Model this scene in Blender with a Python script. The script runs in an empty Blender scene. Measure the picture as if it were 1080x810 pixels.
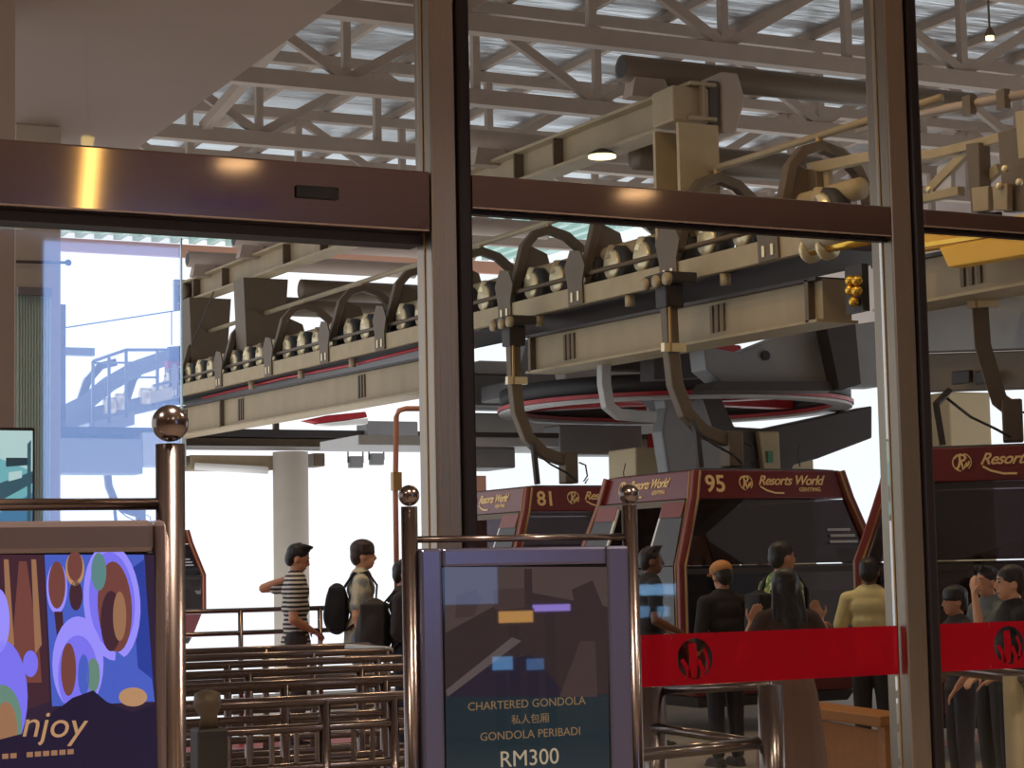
import bpy, math, random
from mathutils import Vector, Matrix
S = bpy.context.scene; COL = S.collection
random.seed(7)
# ------------------------------------------------------------------ camera model (1080x810 photograph)
FPX = 2100.0; YAW = math.radians(26.3); PIT = math.atan(195/2100); ROL = math.radians(1.15)
CAM = Vector((0, 0, 1.5))
FWD = Vector((math.sin(YAW)*math.cos(PIT), math.cos(YAW)*math.cos(PIT), math.sin(PIT)))
R0 = Vector((math.cos(YAW), -math.sin(YAW), 0)); U0 = R0.cross(FWD)
RT = math.cos(ROL)*R0 - math.sin(ROL)*U0; UP = math.sin(ROL)*R0 + math.cos(ROL)*U0
def P(px, py, X=None, Y=None, Z=None, D=None):
    d = FWD + RT*((px-540)/FPX) + UP*((405-py)/FPX)
    if X is not None: t = (X-CAM.x)/d.x
    elif Y is not None: t = (Y-CAM.y)/d.y
    elif Z is not None: t = (Z-CAM.z)/d.z
    else: t = D
    return CAM + d*t
cd = bpy.data.cameras.new('camera'); cam = bpy.data.objects.new('camera', cd); COL.objects.link(cam)
cam.matrix_world = Matrix.Translation(CAM) @ Matrix((RT, UP, -FWD)).transposed().to_4x4()
cd.sensor_width = 36; cd.lens = FPX/1080*36; cd.clip_end = 500; cd.clip_start = .05
S.camera = cam
S.view_settings.view_transform = 'Standard'; S.view_settings.look = 'None'; S.view_settings.gamma = 1
S.view_settings.use_curve_mapping = False; S.view_settings.exposure = 0.0
try: S.cycles.use_denoising = True; S.cycles.max_bounces = 10; S.cycles.transparent_max_bounces = 16
except Exception: pass
# ------------------------------------------------------------------ materials
def lin(c):
    c = c/255.0
    return c/12.92 if c <= .04045 else ((c+.055)/1.055)**2.4
def C(r, g, b): return (lin(r), lin(g), lin(b), 1)
def mat(name, col, rough=.6, metal=0.0, var=.12, scale=6.0, bump=0.0, stretch=(1, 1, 1), emit=None, es=0.0, spec=.5):
    m = bpy.data.materials.new(name); m.use_nodes = True; nt = m.node_tree; N = nt.nodes; L = nt.links
    b = N['Principled BSDF']; b.inputs['Roughness'].default_value = rough; b.inputs['Metallic'].default_value = metal
    b.inputs['Specular IOR Level'].default_value = spec
    tc = N.new('ShaderNodeTexCoord'); mp = N.new('ShaderNodeMapping'); mp.inputs['Scale'].default_value = stretch
    nz = N.new('ShaderNodeTexNoise'); nz.inputs['Scale'].default_value = scale; nz.inputs['Detail'].default_value = 4
    L.new(tc.outputs['Object'], mp.inputs[0]); L.new(mp.outputs[0], nz.inputs['Vector'])
    mx = N.new('ShaderNodeMix'); mx.data_type = 'RGBA'
    mx.inputs[6].default_value = tuple(min(1, c*(1-var)) for c in col[:3])+(1,)
    mx.inputs[7].default_value = tuple(min(1, c*(1+var)) for c in col[:3])+(1,)
    L.new(nz.outputs['Fac'], mx.inputs[0]); L.new(mx.outputs[2], b.inputs['Base Color'])
    if bump:
        bp = N.new('ShaderNodeBump'); bp.inputs['Strength'].default_value = bump; bp.inputs['Distance'].default_value = .05
        L.new(nz.outputs['Fac'], bp.inputs['Height']); L.new(bp.outputs[0], b.inputs['Normal'])
    if emit: b.inputs['Emission Color'].default_value = emit; b.inputs['Emission Strength'].default_value = es
    return m
def emat(name, col, s):
    m = mat(name, (0, 0, 0, 1), .25, 0, 0, emit=col, es=s); return m
def glassmat(name, tint, refl, film=None):
    m = bpy.data.materials.new(name); m.use_nodes = True; nt = m.node_tree; N = nt.nodes; L = nt.links
    N.remove(N['Principled BSDF']); out = N['Material Output']
    t = N.new('ShaderNodeBsdfTransparent'); t.inputs[0].default_value = tint
    g = N.new('ShaderNodeBsdfGlossy'); g.inputs['Roughness'].default_value = .02; g.inputs[0].default_value = (1, 1, 1, 1)
    base = t
    if film:
        d = N.new('ShaderNodeBsdfDiffuse'); d.inputs[0].default_value = film[0]
        fm = N.new('ShaderNodeMixShader'); fm.inputs[0].default_value = film[1]
        L.new(t.outputs[0], fm.inputs[1]); L.new(d.outputs[0], fm.inputs[2]); base = fm
    lw = N.new('ShaderNodeLayerWeight'); lw.inputs[0].default_value = .25
    ma = N.new('ShaderNodeMath'); ma.operation = 'MULTIPLY_ADD'; ma.inputs[1].default_value = .5; ma.inputs[2].default_value = refl
    L.new(lw.outputs['Fresnel'], ma.inputs[0])
    ma.inputs[1].default_value = .35
    ms = N.new('ShaderNodeMixShader'); L.new(ma.outputs[0], ms.inputs[0]); L.new(base.outputs[0], ms.inputs[1]); L.new(g.outputs[0], ms.inputs[2])
    L.new(ms.outputs[0], out.inputs[0]); return m
def patmat(name, c1, c2, kind, scale, rough=.8):
    m = bpy.data.materials.new(name); m.use_nodes = True; nt = m.node_tree; N = nt.nodes; L = nt.links
    b = N['Principled BSDF']; b.inputs['Roughness'].default_value = rough
    tc = N.new('ShaderNodeTexCoord')
    if kind == 'stripe':
        w = N.new('ShaderNodeTexWave'); w.bands_direction = 'Z'; w.inputs['Scale'].default_value = scale; w.inputs['Distortion'].default_value = .4
    else:
        w = N.new('ShaderNodeTexNoise'); w.inputs['Scale'].default_value = scale; w.inputs['Detail'].default_value = 1
    L.new(tc.outputs['Object'], w.inputs['Vector'])
    r = N.new('ShaderNodeValToRGB'); r.color_ramp.elements[0].position = .42; r.color_ramp.elements[1].position = .58
    r.color_ramp.elements[0].color = c1; r.color_ramp.elements[1].color = c2
    L.new(w.outputs[0 if kind != 'stripe' else 'Fac'], r.inputs[0]); L.new(r.outputs[0], b.inputs['Base Color']); return m
M = {}
M['steel'] = mat('brushed_steel', C(150, 138, 124), .33, 1, .10, 3, .05, (60, 60, 1))
M['steelH'] = mat('brushed_steel_header', C(144, 128, 124), .06, 1, .08, 3, 0, (1, 60, 60))
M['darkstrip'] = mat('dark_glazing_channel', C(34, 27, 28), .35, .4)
M['tube'] = mat('polished_tube', C(128, 114, 110), .22, 1, .06, 4)
M['soffit'] = mat('soffit_plaster', C(196, 178, 168), .85, 0, .05, 2, .05)
M['lobbywall'] = mat('lobby_wall', C(176, 150, 124), .8, 0, .1, 1.5)
M['lobbyfloor'] = mat('lobby_floor', C(150, 138, 126), .4, 0, .1, 2)
M['floor'] = mat('platform_concrete', C(150, 138, 126), .6, 0, .14, 3, .1)
M['redfloor'] = mat('red_floor_paint', C(176, 40, 36), .5, 0, .12, 6)
M['truss'] = mat('truss_grey_paint', C(160, 141, 126), .6, .1, .12, 5)
M['cream'] = mat('cream_steel_paint', C(160, 140, 106), .6, .1, .22, 5, .06)
M['girder'] = mat('girder_beige_paint', C(150, 131, 101), .6, .1, .26, 3, .06, (1, 1, .3))
M['olive'] = mat('weathered_brown_steel', C(98, 82, 64), .55, .3, .15, 8, .05)
M['dark'] = mat('greasy_dark_steel', C(62, 56, 54), .55, .5, .2, 7, .06)
M['black'] = mat('black_rubber', C(30, 28, 30), .6, 0, .2, 9)
M['grey'] = mat('grey_machine_paint', C(132, 130, 130), .5, .2, .12, 5)
M['lgrey'] = mat('light_grey_paint', C(176, 172, 168), .5, .1, .10, 5)
M['hub'] = mat('pale_hub_paint', C(226, 208, 166), .3, .4, .12, 9)
M['yellow'] = mat('yellow_safety_paint', C(226, 168, 20), .5, 0, .1, 5)
M['gold'] = mat('brass_yellow', C(230, 180, 70), .25, .8, .12, 9)
M['redmet'] = mat('red_machine_paint', C(170, 24, 36), .4, 0, .15, 6)
M['white'] = mat('white_paint', C(236, 232, 226), .6, 0, .04, 3)
M['concrete'] = mat('painted_concrete', C(206, 194, 178), .75, 0, .08, 3, .05)
M['beigeblock'] = mat('beige_concrete', C(196, 176, 140), .75, 0, .10, 3, .05)
M['maroon'] = mat('gondola_maroon_gloss', C(104, 32, 34), .25, .1, .08, 3)
M['maroonpost'] = mat('gondola_red_brown_post', C(124, 48, 40), .35, .1, .1, 5)
M['tan'] = mat('tan_edge_trim', C(172, 138, 84), .4, .3, .08, 6)
M['goldtext'] = mat('pale_gold_lettering', C(238, 200, 138), .45, .1, .05, 9)
M['cabfloor'] = mat('dark_cabin_floor', C(40, 34, 36), .6)
M['mesh'] = mat('grey_mesh_panel', C(86, 84, 86), .5, .4, .3, 40)
M['cabglass'] = glassmat('tinted_cabin_glass', (.30, .27, .30, 1), .05)
M['glass'] = glassmat('clear_glass', (.97, .985, .98, 1), .012)
M['doorglass'] = glassmat('sliding_door_glass', (.97, .985, 1, 1), .09)
M['glassedge'] = mat('glass_edge_green', C(150, 190, 200), .2, 0, .05, 3)
M['film'] = glassmat('red_window_film', (.75, .02, .03, 1), .03, (C(140, 10, 26), .74))
M['foil'] = None
M['fascia'] = mat('pink_brown_fascia', C(188, 130, 108), .7, 0, .06, 3)
M['blueplastic'] = mat('blue_motor_paint', C(44, 52, 96), .5, .1, .1, 5)
M['wood'] = mat('orange_wood', C(176, 112, 44), .5, 0, .2, 4, .05, (1, 8, 8))
M['lens'] = emat('warm_lamp_lens', (1, .80, .38, 1), 2.6)
M['lobbylens'] = emat('lobby_warm_lens', (1, .72, .36, 1), 7.0)
M['strip'] = emat('warm_strip_light', (1, .66, .18, 1), 12.0)
M['tilegreen'] = mat('pale_green_sheet', C(196, 224, 216), .5, 0, .06, 3)
def foil():
    m = mat('foil_roof_lining', (.66, .69, .72, 1), .30, .85, .14, 1.6, 0)
    nt = m.node_tree; N = nt.nodes; L = nt.links; b = N['Principled BSDF']
    tc = N.new('ShaderNodeTexCoord'); mp = N.new('ShaderNodeMapping'); mp.inputs['Scale'].default_value = (.35, 2.2, 1)
    mp.inputs['Rotation'].default_value = (0, 0, .15)
    nz = N.new('ShaderNodeTexNoise'); nz.inputs['Scale'].default_value = 1.5; nz.inputs['Detail'].default_value = 5
    L.new(tc.outputs['Object'], mp.inputs[0]); L.new(mp.outputs[0], nz.inputs['Vector'])
    bp = N.new('ShaderNodeBump'); bp.inputs['Strength'].default_value = .9; bp.inputs['Distance'].default_value = .18
    L.new(nz.outputs['Fac'], bp.inputs['Height']); L.new(bp.outputs[0], b.inputs['Normal'])
    return m
M['foil'] = foil()
# ------------------------------------------------------------------ mesh builder
V = Vector
class MB:
    def __init__(s, o=(0, 0, 0)): s.v = []; s.f = []; s.m = []; s.o = V(o)
    def add(s, vs, fs, mi=0):
        n = len(s.v); s.v += [V(a)-s.o for a in vs]; s.f += [tuple(i+n for i in f) for f in fs]; s.m += [mi]*len(fs); return s
    def box(s, c, size, rot=None, mi=0):
        c = V(c); x, y, z = (a/2 for a in size); vs = []
        for k in ((-x, -y, -z), (x, -y, -z), (x, y, -z), (-x, y, -z), (-x, -y, z), (x, -y, z), (x, y, z), (-x, y, z)):
            w = V(k); vs.append(c+(rot @ w if rot else w))
        return s.add(vs, [(3, 2, 1, 0), (4, 5, 6, 7), (0, 1, 5, 4), (1, 2, 6, 5), (2, 3, 7, 6), (3, 0, 4, 7)], mi)
    def bx(s, x0, x1, y0, y1, z0, z1, mi=0): return s.box(((x0+x1)/2, (y0+y1)/2, (z0+z1)/2), (abs(x1-x0), abs(y1-y0), abs(z1-z0)), None, mi)
    def sweep(s, pts, prof, up=(0, 0, 1), mi=0, scales=None):
        pts = [V(p) for p in pts]; up = V(up); n = len(prof); vs = []; k = len(pts)
        for i, p in enumerate(pts):
            a = pts[max(i-1, 0)]; b = pts[min(i+1, k-1)]; t = (b-a).normalized()
            u = up if abs(t.dot(up)) < .98 else (V((0, 1, 0)) if abs(t.y) < .9 else V((1, 0, 0)))
            sd = t.cross(u).normalized(); uu = sd.cross(t)
            sc = scales[i] if scales else 1
            for (x, y) in prof: vs.append(p+(sd*x+uu*y)*sc)
        fs = []
        for i in range(k-1):
            for j in range(n): fs.append((i*n+j, i*n+(j+1) % n, (i+1)*n+(j+1) % n, (i+1)*n+j))
        fs += [tuple(range(n))[::-1], tuple((k-1)*n+j for j in range(n))]
        return s.add(vs, fs, mi)
    def beam(s, p, q, w, h, up=(0, 0, 1), mi=0): return s.sweep([p, q], [(-w/2, -h/2), (w/2, -h/2), (w/2, h/2), (-w/2, h/2)], up, mi)
    def bars(s, pts, w, h, up=(0, 0, 1), mi=0): return s.sweep(pts, [(-w/2, -h/2), (w/2, -h/2), (w/2, h/2), (-w/2, h/2)], up, mi)
    def tube(s, pts, r, n=10, up=(0, 0, 1), mi=0):
        rr = r if isinstance(r, (list, tuple)) else None
        pr = [(math.cos(2*math.pi*j/n), math.sin(2*math.pi*j/n)) for j in range(n)]
        return s.sweep(pts, pr, up, mi, rr if rr else [r]*len(pts))
    def ell(s, c, r, nu=14, nv=9, rot=None, mi=0):
        c = V(c); vs = []; fs = []
        for i in range(1, nv):
            a = math.pi*i/nv
            for j in range(nu):
                b = 2*math.pi*j/nu; w = V((r[0]*math.sin(a)*math.cos(b), r[1]*math.sin(a)*math.sin(b), r[2]*math.cos(a)))
                vs.append(c+(rot @ w if rot else w))
        t = V((0, 0, r[2])); vs += [c+(rot @ t if rot else t), c-(rot @ t if rot else t)]; T = len(vs)-2
        for i in range(nv-2):
            for j in range(nu): fs.append((i*nu+j, (i+1)*nu+j, (i+1)*nu+(j+1) % nu, i*nu+(j+1) % nu))
        for j in range(nu): fs.append((T, j, (j+1) % nu)); fs.append((T+1, (nv-2)*nu+(j+1) % nu, (nv-2)*nu+j))
        return s.add(vs, fs, mi)
    def cap(s, p, q, r1, r2, n=10):
        p = V(p); q = V(q); t = q-p; L = t.length or 1e-6; t = t/L; pts = []; rs = []
        for a in (-.98, -.7, -.35): pts.append(p+t*r1*a); rs.append(r1*math.sqrt(1-a*a))
        pts.append(p); rs.append(r1); pts.append(q); rs.append(r2)
        for a in (.35, .7, .98): pts.append(q+t*r2*a); rs.append(r2*math.sqrt(1-a*a))
        return s.tube(pts, rs, n)
    def prism(s, poly, vec, mi=0):
        poly = [V(p) for p in poly]; vec = V(vec); n = len(poly)
        fs = [tuple(range(n))[::-1], tuple(range(n, 2*n))]+[(j, (j+1) % n, n+(j+1) % n, n+j) for j in range(n)]
        return s.add(poly+[p+vec for p in poly], fs, mi)
    def frust(s, rings, mi=0, closed=True):      # rings: (z, hx, hy)
        vs = []; fs = []
        for z, hx, hy in rings: vs += [(-hx, -hy, z), (hx, -hy, z), (hx, hy, z), (-hx, hy, z)]
        for i in range(len(rings)-1):
            for j in range(4): fs.append((i*4+j, i*4+(j+1) % 4, i*4+4+(j+1) % 4, i*4+4+j))
        k = len(rings)*4-4
        if closed: fs += [(3, 2, 1, 0), (k, k+1, k+2, k+3)]
        return s.add([V(a)+s.o for a in vs], fs, mi)
    def build(s, name, mats, parent=None, smooth=False, bevel=0):
        me = bpy.data.meshes.new(name); me.from_pydata([tuple(a) for a in s.v], [], s.f); me.update()
        mats = mats if isinstance(mats, (list, tuple)) else [mats]
        for m in mats: me.materials.append(m)
        for p, mi in zip(me.polygons, s.m): p.material_index = mi; p.use_smooth = smooth
        import bmesh
        b = bmesh.new(); b.from_mesh(me); bmesh.ops.recalc_face_normals(b, faces=b.faces); b.to_mesh(me); b.free()
        o = bpy.data.objects.new(name, me); COL.objects.link(o)
        if parent is not None: o.parent = parent
        else: o.location = s.o
        if smooth == 'auto' or bevel:
            pass
        if bevel:
            bm_ = o.modifiers.new('bevel', 'BEVEL'); bm_.width = bevel; bm_.segments = 2; bm_.limit_method = 'ANGLE'
        return o
def tag(o, label, cat=None, group=None, kind=None):
    o['label'] = label
    if cat: o['category'] = cat
    if group: o['group'] = group
    if kind: o['kind'] = kind
    return o
def thing(name, loc, label, cat, group=None):
    o = bpy.data.objects.new(name, None); COL.objects.link(o); o.location = V(loc); o.empty_display_size = .1
    return tag(o, label, cat, group)
def struct(name, mb, m, label=None, parent=None, bevel=0, smooth=False):
    o = mb.build(name, m, parent, smooth, bevel); o['kind'] = 'structure'
    if label: o['label'] = label
    return o
def copy_tree(o, parent=None):
    c = o.copy(); COL.objects.link(c)
    if parent is not None: c.parent = parent
    for ch in [x for x in KIDS.get(o.name, [])]: copy_tree(ch, c)
    return c
KIDS = {}
def index_kids():
    KIDS.clear()
    for o in bpy.data.objects:
        if o.parent: KIDS.setdefault(o.parent.name, []).append(o)
def text(name, body, size, m, parent, loc, rot, shear=0, align='LEFT', ext=.002, wid=1.0, bold=0):
    cu = bpy.data.curves.new(name, 'FONT'); cu.body = body; cu.size = size; cu.shear = shear; cu.align_x = align; cu.extrude = ext
    cu.offset = bold; cu.resolution_u = 4; cu.materials.append(m); cu.space_character = wid
    o = bpy.data.objects.new(name, cu); COL.objects.link(o); dg = bpy.context.evaluated_depsgraph_get()
    me = bpy.data.meshes.new_from_object(o.evaluated_get(dg)); bpy.data.objects.remove(o); bpy.data.curves.remove(cu); me.name = name
    o = bpy.data.objects.new(name, me); COL.objects.link(o)
    o.parent = parent; o.location = loc; o.rotation_euler = rot; return o
# emblem strokes inside the unit circle: a ring broken by an R that runs on into a W
def arc(a0, a1, r=.92, n=14): return [(r*math.cos(math.radians(a0+(a1-a0)*i/n)), r*math.sin(math.radians(a0+(a1-a0)*i/n))) for i in range(n+1)]
EMB = [(arc(128, 262), .10), (arc(75, -48), .09),
       ([(-.80, .42), (-.5, .70), (-.1, .80), (.25, .70), (.36, .46), (.2, .22), (-.12, .12)], .20),
       ([(-.22, .66), (-.2, .1), (-.3, -.35), (-.52, -.72)], .20),
       ([(-.1, .12), (.02, -.3), (.1, -.78), (.3, -.45), (.42, -.02), (.5, -.5), (.6, -.3), (.72, .1)], .17)]
def emblem(mb, c, ax, ay, r, th=.004):
    c = V(c); ax = V(ax); ay = V(ay); nrm = ax.cross(ay)
    for pts, w in EMB:
        q = [c+ax*(x*r)+ay*(y*r) for x, y in pts]
        mb.bars(q, w*r*1.15, th, nrm)
    return mb
# ------------------------------------------------------------------ people (built first: their bodies are fused one by one)
def fuse(name, mb, m, parent, vox, smooth=3):
    o = mb.build(name, m, parent, True)
    r = o.modifiers.new('fuse', 'REMESH'); r.mode = 'VOXEL'; r.voxel_size = vox; r.use_smooth_shade = True
    k = o.modifiers.new('soft', 'SMOOTH'); k.iterations = smooth; k.factor = .5
    dg = bpy.context.evaluated_depsgraph_get(); me = bpy.data.meshes.new_from_object(o.evaluated_get(dg))
    o.modifiers.clear(); o.data = me
    for p in me.polygons: p.use_smooth = True
    return o
def skinmat(n, c): 
    return mat(n, c, .5, 0, .06, 12)
SK = {'a': skinmat('skin_warm', C(196, 138, 106)), 'b': skinmat('skin_fair', C(214, 158, 124)), 'c': skinmat('skin_deep', C(120, 78, 56))}
HAIRM = mat('black_hair', C(30, 24, 24), .45, 0, .3, 40, .2, (1, 1, .2)); EYE = mat('dark_eye', C(24, 18, 16), .3); LIP = mat('lips', C(150, 84, 76), .5)
def hand(mb, w, d, side, s, curl=.5):
    """palm, four unequal fingers and a thumb, growing from wrist w along d"""
    d = V(d).normalized(); u = V((0, 0, 1)) if abs(d.z) < .85 else V((0, 1, 0))
    sd = d.cross(u).normalized(); pn = sd.cross(d).normalized()
    for k in range(4):
        a = w+d*.015*s+sd*(k-1.5)*.012*s; b = w+d*.085*s+sd*(k-1.5)*.021*s
        mb.cap(a, b, .014*s, .012*s, 7)
        L = (.062, .074, .070, .054)[k]*s
        k1 = b+(d*math.cos(curl*.5)-pn*math.sin(curl*.5))*L*.5
        k2 = k1+(d*math.cos(curl*1.3)-pn*math.sin(curl*1.3))*L*.5
        mb.cap(b, k1, .0095*s, .009*s, 7); mb.cap(k1, k2, .009*s, .008*s, 7)
    t0 = w+d*.03*s+sd*(-.03*side)*s; t1 = t0+(d*.6-sd*.75*side-pn*.3).normalized()*.04*s; t2 = t1+(d*.9-sd*.3*side-pn*.3).normalized()*.035*s
    mb.cap(t0, t1, .014*s, .011*s, 7); mb.cap(t1, t2, .010*s, .009*s, 7)
def person(label, feet, face, H, skin, shirt, pants, shoes, arms, hair='short', hairm=None, sleeve=.5, headyaw=0, headpitch=0, lean=0, stride=0., fem=False, cap=None, dress=None, over=None, robe=None, group=None):
    """face: direction angle in degrees, 0 = +X world; arms: {'R':(elbow,wrist),'L':(...)} in local metres (x right, y forward)"""
    s = H/1.72; t = math.radians(face); root = thing('person', feet, label, 'person', group); root.rotation_euler = (0, 0, t-math.pi/2)
    bd = MB(); k = lambda x, y, z: V((x*s, y*s, z*s))
    sw = .165 if fem else .185
    ln = lambda z: lean*max(0, z-.95)
    pv = lambda x, y, z: k(x, y+ln(z), z)
    # trunk
    tr = [(.93, .145, .105), (1.05, .125, .095), (1.2, .15, .105), (1.33, .165, .105), (1.40, .135, .085)]
    for z, a, b in tr: bd.ell(pv(0, 0, z), (a*s, b*s, .11*s))
    bd.cap(pv(0, -.01, 1.40), pv(0, .01, 1.53), .058*s, .052*s)
    hc = pv(0, .025, 1.605); hr = Matrix.Rotation(math.radians(headyaw), 3, 'Z') @ Matrix.Rotation(math.radians(-headpitch), 3, 'X')
    hp = lambda x, y, z: hc+hr @ V((x*s, y*s, z*s))
    bd.ell(hp(0, -.005, .02), (.075*s, .094*s, .098*s), rot=hr); bd.ell(hp(0, .03, -.045), (.055*s, .062*s, .062*s), rot=hr)
    bd.cap(hp(0, .05, -.085), hp(0, .062, -.082), .026*s, .02*s, 8)
    bd.cap(hp(0, .088, .01), hp(0, .100, -.022), .009*s, .014*s, 8)
    for q in (-1, 1): bd.ell(hp(q*.076, -.005, -.01), (.011*s, .02*s, .032*s), rot=hr)
    W = {}
    for q, n in ((1, 'R'), (-1, 'L')):
        sh = pv(q*sw, 0, 1.385); el, wr = arms[n]; el = k(*el); wr = k(*wr)
        bd.cap(sh, el, .052*s, .040*s); bd.cap(el, el+(wr-el)*.35, .041*s, .040*s); bd.cap(el+(wr-el)*.35, wr, .040*s, .026*s)
        bd.cap(pv(q*.08, 0, 1.41), sh, .06*s, .055*s)
        hand(bd, wr, wr-el, q, s); W[n] = (sh, el, wr)
        yk = q*stride
        hip = k(q*.085, 0, .92); kn = k(q*.095, yk*.5+.02, .49); an = k(q*.095, yk, .085)
        bd.cap(hip, kn, .085*s, .056*s); bd.cap(kn, kn+(an-kn)*.35, .056*s, .056*s); bd.cap(kn+(an-kn)*.3, an, .056*s, .036*s)
        W[n] += (hip, kn, an)
        bd.cap(an+k(0, -.03, -.045), an+k(0, .14, -.055), .035*s, .028*s, 8)
    fuse('body', bd, SK[skin], root, .0085*s)
    # face
    for q in (-1, 1):
        MB().ell(hp(q*.031, .086, .012), (.013*s, .006*s, .006*s), 8, 6, hr).build('eye', EYE, root, True); MB().cap(hp(q*.018, .09, .032), hp(q*.047, .082, .034), .004*s, .003*s, 6).build('eyebrow', EYE, root, True)
    MB().cap(hp(-.02, .086, -.06), hp(.02, .086, -.06), .006*s, .006*s, 6).build('mouth', LIP, root, True)
    # clothes
    sm = MB(); e = .018
    for z, a, b in tr[0 if not dress else 1:]: sm.ell(pv(0, 0, z), ((a+e)*s, (b+e)*s, .12*s))
    sm.ell(pv(0, 0, .90), ((.155+e)*s, (.115+e)*s, .08*s))
    if over:      # loose untucked hem
        sm.cap(pv(0, 0, .98), k(0, 0, .84), .15*s, .16*s)
    for q, n in ((1, 'R'), (-1, 'L')):
        sh, el, wr = W[n][:3]; sm.cap(pv(q*.08, 0, 1.40), sh, .075*s, .072*s)
        if sleeve <= 1: sm.cap(sh, sh+(el-sh)*sleeve, .07*s, .064*s)
        else: sm.cap(sh, el, .068*s, .056*s); sm.cap(el, el+(wr-el)*(sleeve-1), .056*s, .042*s)
    so = fuse('shirt' if not dress else 'dress_top', sm, shirt, root, .011*s)
    pm = MB()
    if dress:
        pm.tube([k(0, 0, 1.06), k(0, 0, .9), k(0, 0, .6), k(0, .02, .3)], [.15*s, .19*s, .23*s, .26*s], 18); pm.ell(k(0, 0, 1.03), (.15*s, .12*s, .1*s))
        fuse('skirt', pm, pants, root, .013*s)
    else:
        pm.ell(k(0, 0, .92), (.165*s, .125*s, .11*s))
        for n in 'RL':
            hip, kn, an = W[n][3:]; pm.cap(hip, kn, .10*s, .075*s); pm.cap(kn, an+V((0, 0, .03*s)), .075*s, .058*s)
        fuse('trousers', pm, pants, root, .012*s)
    for n in 'RL':
        an = W[n][5]; f = MB(); f.cap(an+k(0, -.035, -.042), an+k(0, .145, -.05), .046*s, .038*s); f.box(an+k(0, .055, -.078), (.085*s, .27*s, .02*s))
        fuse('shoe', f, shoes, root, .01*s)
    hm = MB()
    hm.ell(hp(0, -.018, .045), (.085*s, .098*s, .085*s), rot=hr); hm.ell(hp(0, -.055, .0), (.078*s, .06*s, .085*s), rot=hr)
    if hair == 'short': 
        for i in range(9):
            a = i*2.4; hm.cap(hp(.05*math.cos(a), .045*math.sin(a)+.01, .10), hp(.065*math.cos(a+.5), .06*math.sin(a+.5)+.03, .128), .03*s, .012*s, 7)
    elif hair == 'crop': pass
    elif hair == 'mop':
        for i in range(12):
            a = math.pi*(i/11)*1.0; hm.cap(hp(.07*math.cos(a), .06*math.sin(a)+.0, .09), hp(.078*math.cos(a), .085*math.sin(a)-.005, .03), .03*s, .02*s, 7)
        hm.ell(hp(0, -.01, .065), (.096*s, .108*s, .08*s), rot=hr)
    elif hair == 'long':
        hm.ell(hp(0, -.02, .05), (.098*s, .108*s, .09*s), rot=hr)
        rn = random.Random(3)
        for i in range(15):
            q = (i-7)/7; a0 = hp(q*.075, -.06+.03*abs(q), .03); b0 = pv(q*.10+rn.uniform(-.012, .012), -.115+.05*abs(q), 1.40); c0 = pv(q*.085+rn.uniform(-.03, .03), -.12+.05*abs(q)+rn.uniform(-.015, .015), 1.17+.06*abs(q)+rn.uniform(-.06, .05))
            hm.cap(a0, b0, .030*s, .022*s, 8); hm.cap(b0, c0, .022*s, .009*s, 8)
    elif hair == 'tied':
        hm.ell(hp(0, -.02, .04), (.088*s, .104*s, .088*s), rot=hr); hm.ell(hp(0, -.12, .01), (.045*s, .045*s, .05*s), rot=hr)
    fuse('hair', hm, hairm or HAIRM, root, .0095*s, 2)
    if cap:
        cm = MB(); cm.ell(hp(0, -.01, .07), (.098*s, .112*s, .078*s), rot=hr); cm.ell(hp(0, .10, .055), (.075*s, .085*s, .012*s), rot=hr)
        fuse('cap', cm, cap, root, .009*s, 2)
    root['_s'] = s
    return root
def backpack(label, holder, off, size, m, straps=True, strapm=None):
    """bag on a person's back: same local frame as the wearer, but a thing of its own"""
    s = holder['_s']; o = thing('backpack', holder.location, label, 'backpack'); o.rotation_euler = holder.rotation_euler
    b = MB(); w, d, h = (a*s for a in size); c = V(off)*s
    b.box(c, (w*.87, d*.84, h*.84)); b.ell(c, (w/2, d*.62, h*.50), 20, 14); b.ell(c+V((0, -d*.1, -h*.12)), (w*.5, d*.6, h*.36), 20, 14)
    fuse('bag', b, m, o, .012*s, 14)
    p = MB(); p.ell(c+V((0, -d*.42, -h*.2)), (w*.33, d*.2, h*.2)); fuse('pocket', p, m, o, .011*s)
    for q in (-1, 1):
        st = MB(); pts = [c+V((q*w*.3, d*.4, h*.42)), V((q*.12, -.06, 1.46))*s, V((q*.125, .06, 1.47))*s, V((q*.13, .135, 1.36))*s, V((q*.15, .12, 1.18))*s, c+V((q*w*.42, d*.45, -h*.4))]
        st.bars(pts, .05*s, .016*s, (0, 1, 0)); st.build('strap', strapm or m, o)

    return o
cloth = lambda n, c, v=.12: mat(n, c, .85, 0, v, 14)
def at(px, py, D): p = P(px, py, D=D); return V((p.x, p.y, 0)), p.z
f, h = at(311, 575, 17)
pA = person('young man in a black and white striped T-shirt with one elbow raised', f, -20, h, 'a',
            patmat('black_white_stripes', C(40, 36, 38), C(206, 198, 190), 'stripe', 8.5), cloth('dark_grey_trousers', C(58, 50, 50)), cloth('dark_shoes', C(40, 36, 36)),
            {'R': ((.235, -.02, 1.10), (.06, .14, 1.00)), 'L': ((-.23, -.27, 1.36), (-.14, -.07, 1.44))}, 'short', sleeve=.62, headpitch=18)
f, h = at(380, 572, 17)
pB = person('young man with bowl-cut hair in a pale patterned shirt beside the striped T-shirt man', f, -22, h, 'b',
            patmat('pale_print_shirt', C(206, 196, 172), C(140, 146, 148), 'noise', 9), cloth('light_denim', C(134, 150, 164)), cloth('white_trainers', C(200, 196, 190)),
            {'R': ((.25, -.04, 1.11), (.24, .03, .86)), 'L': ((-.25, -.03, 1.11), (-.22, .08, .87))}, 'mop', mat('brown_hair', C(62, 44, 40), .5, 0, .3, 40), sleeve=.68, over=True)
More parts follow.
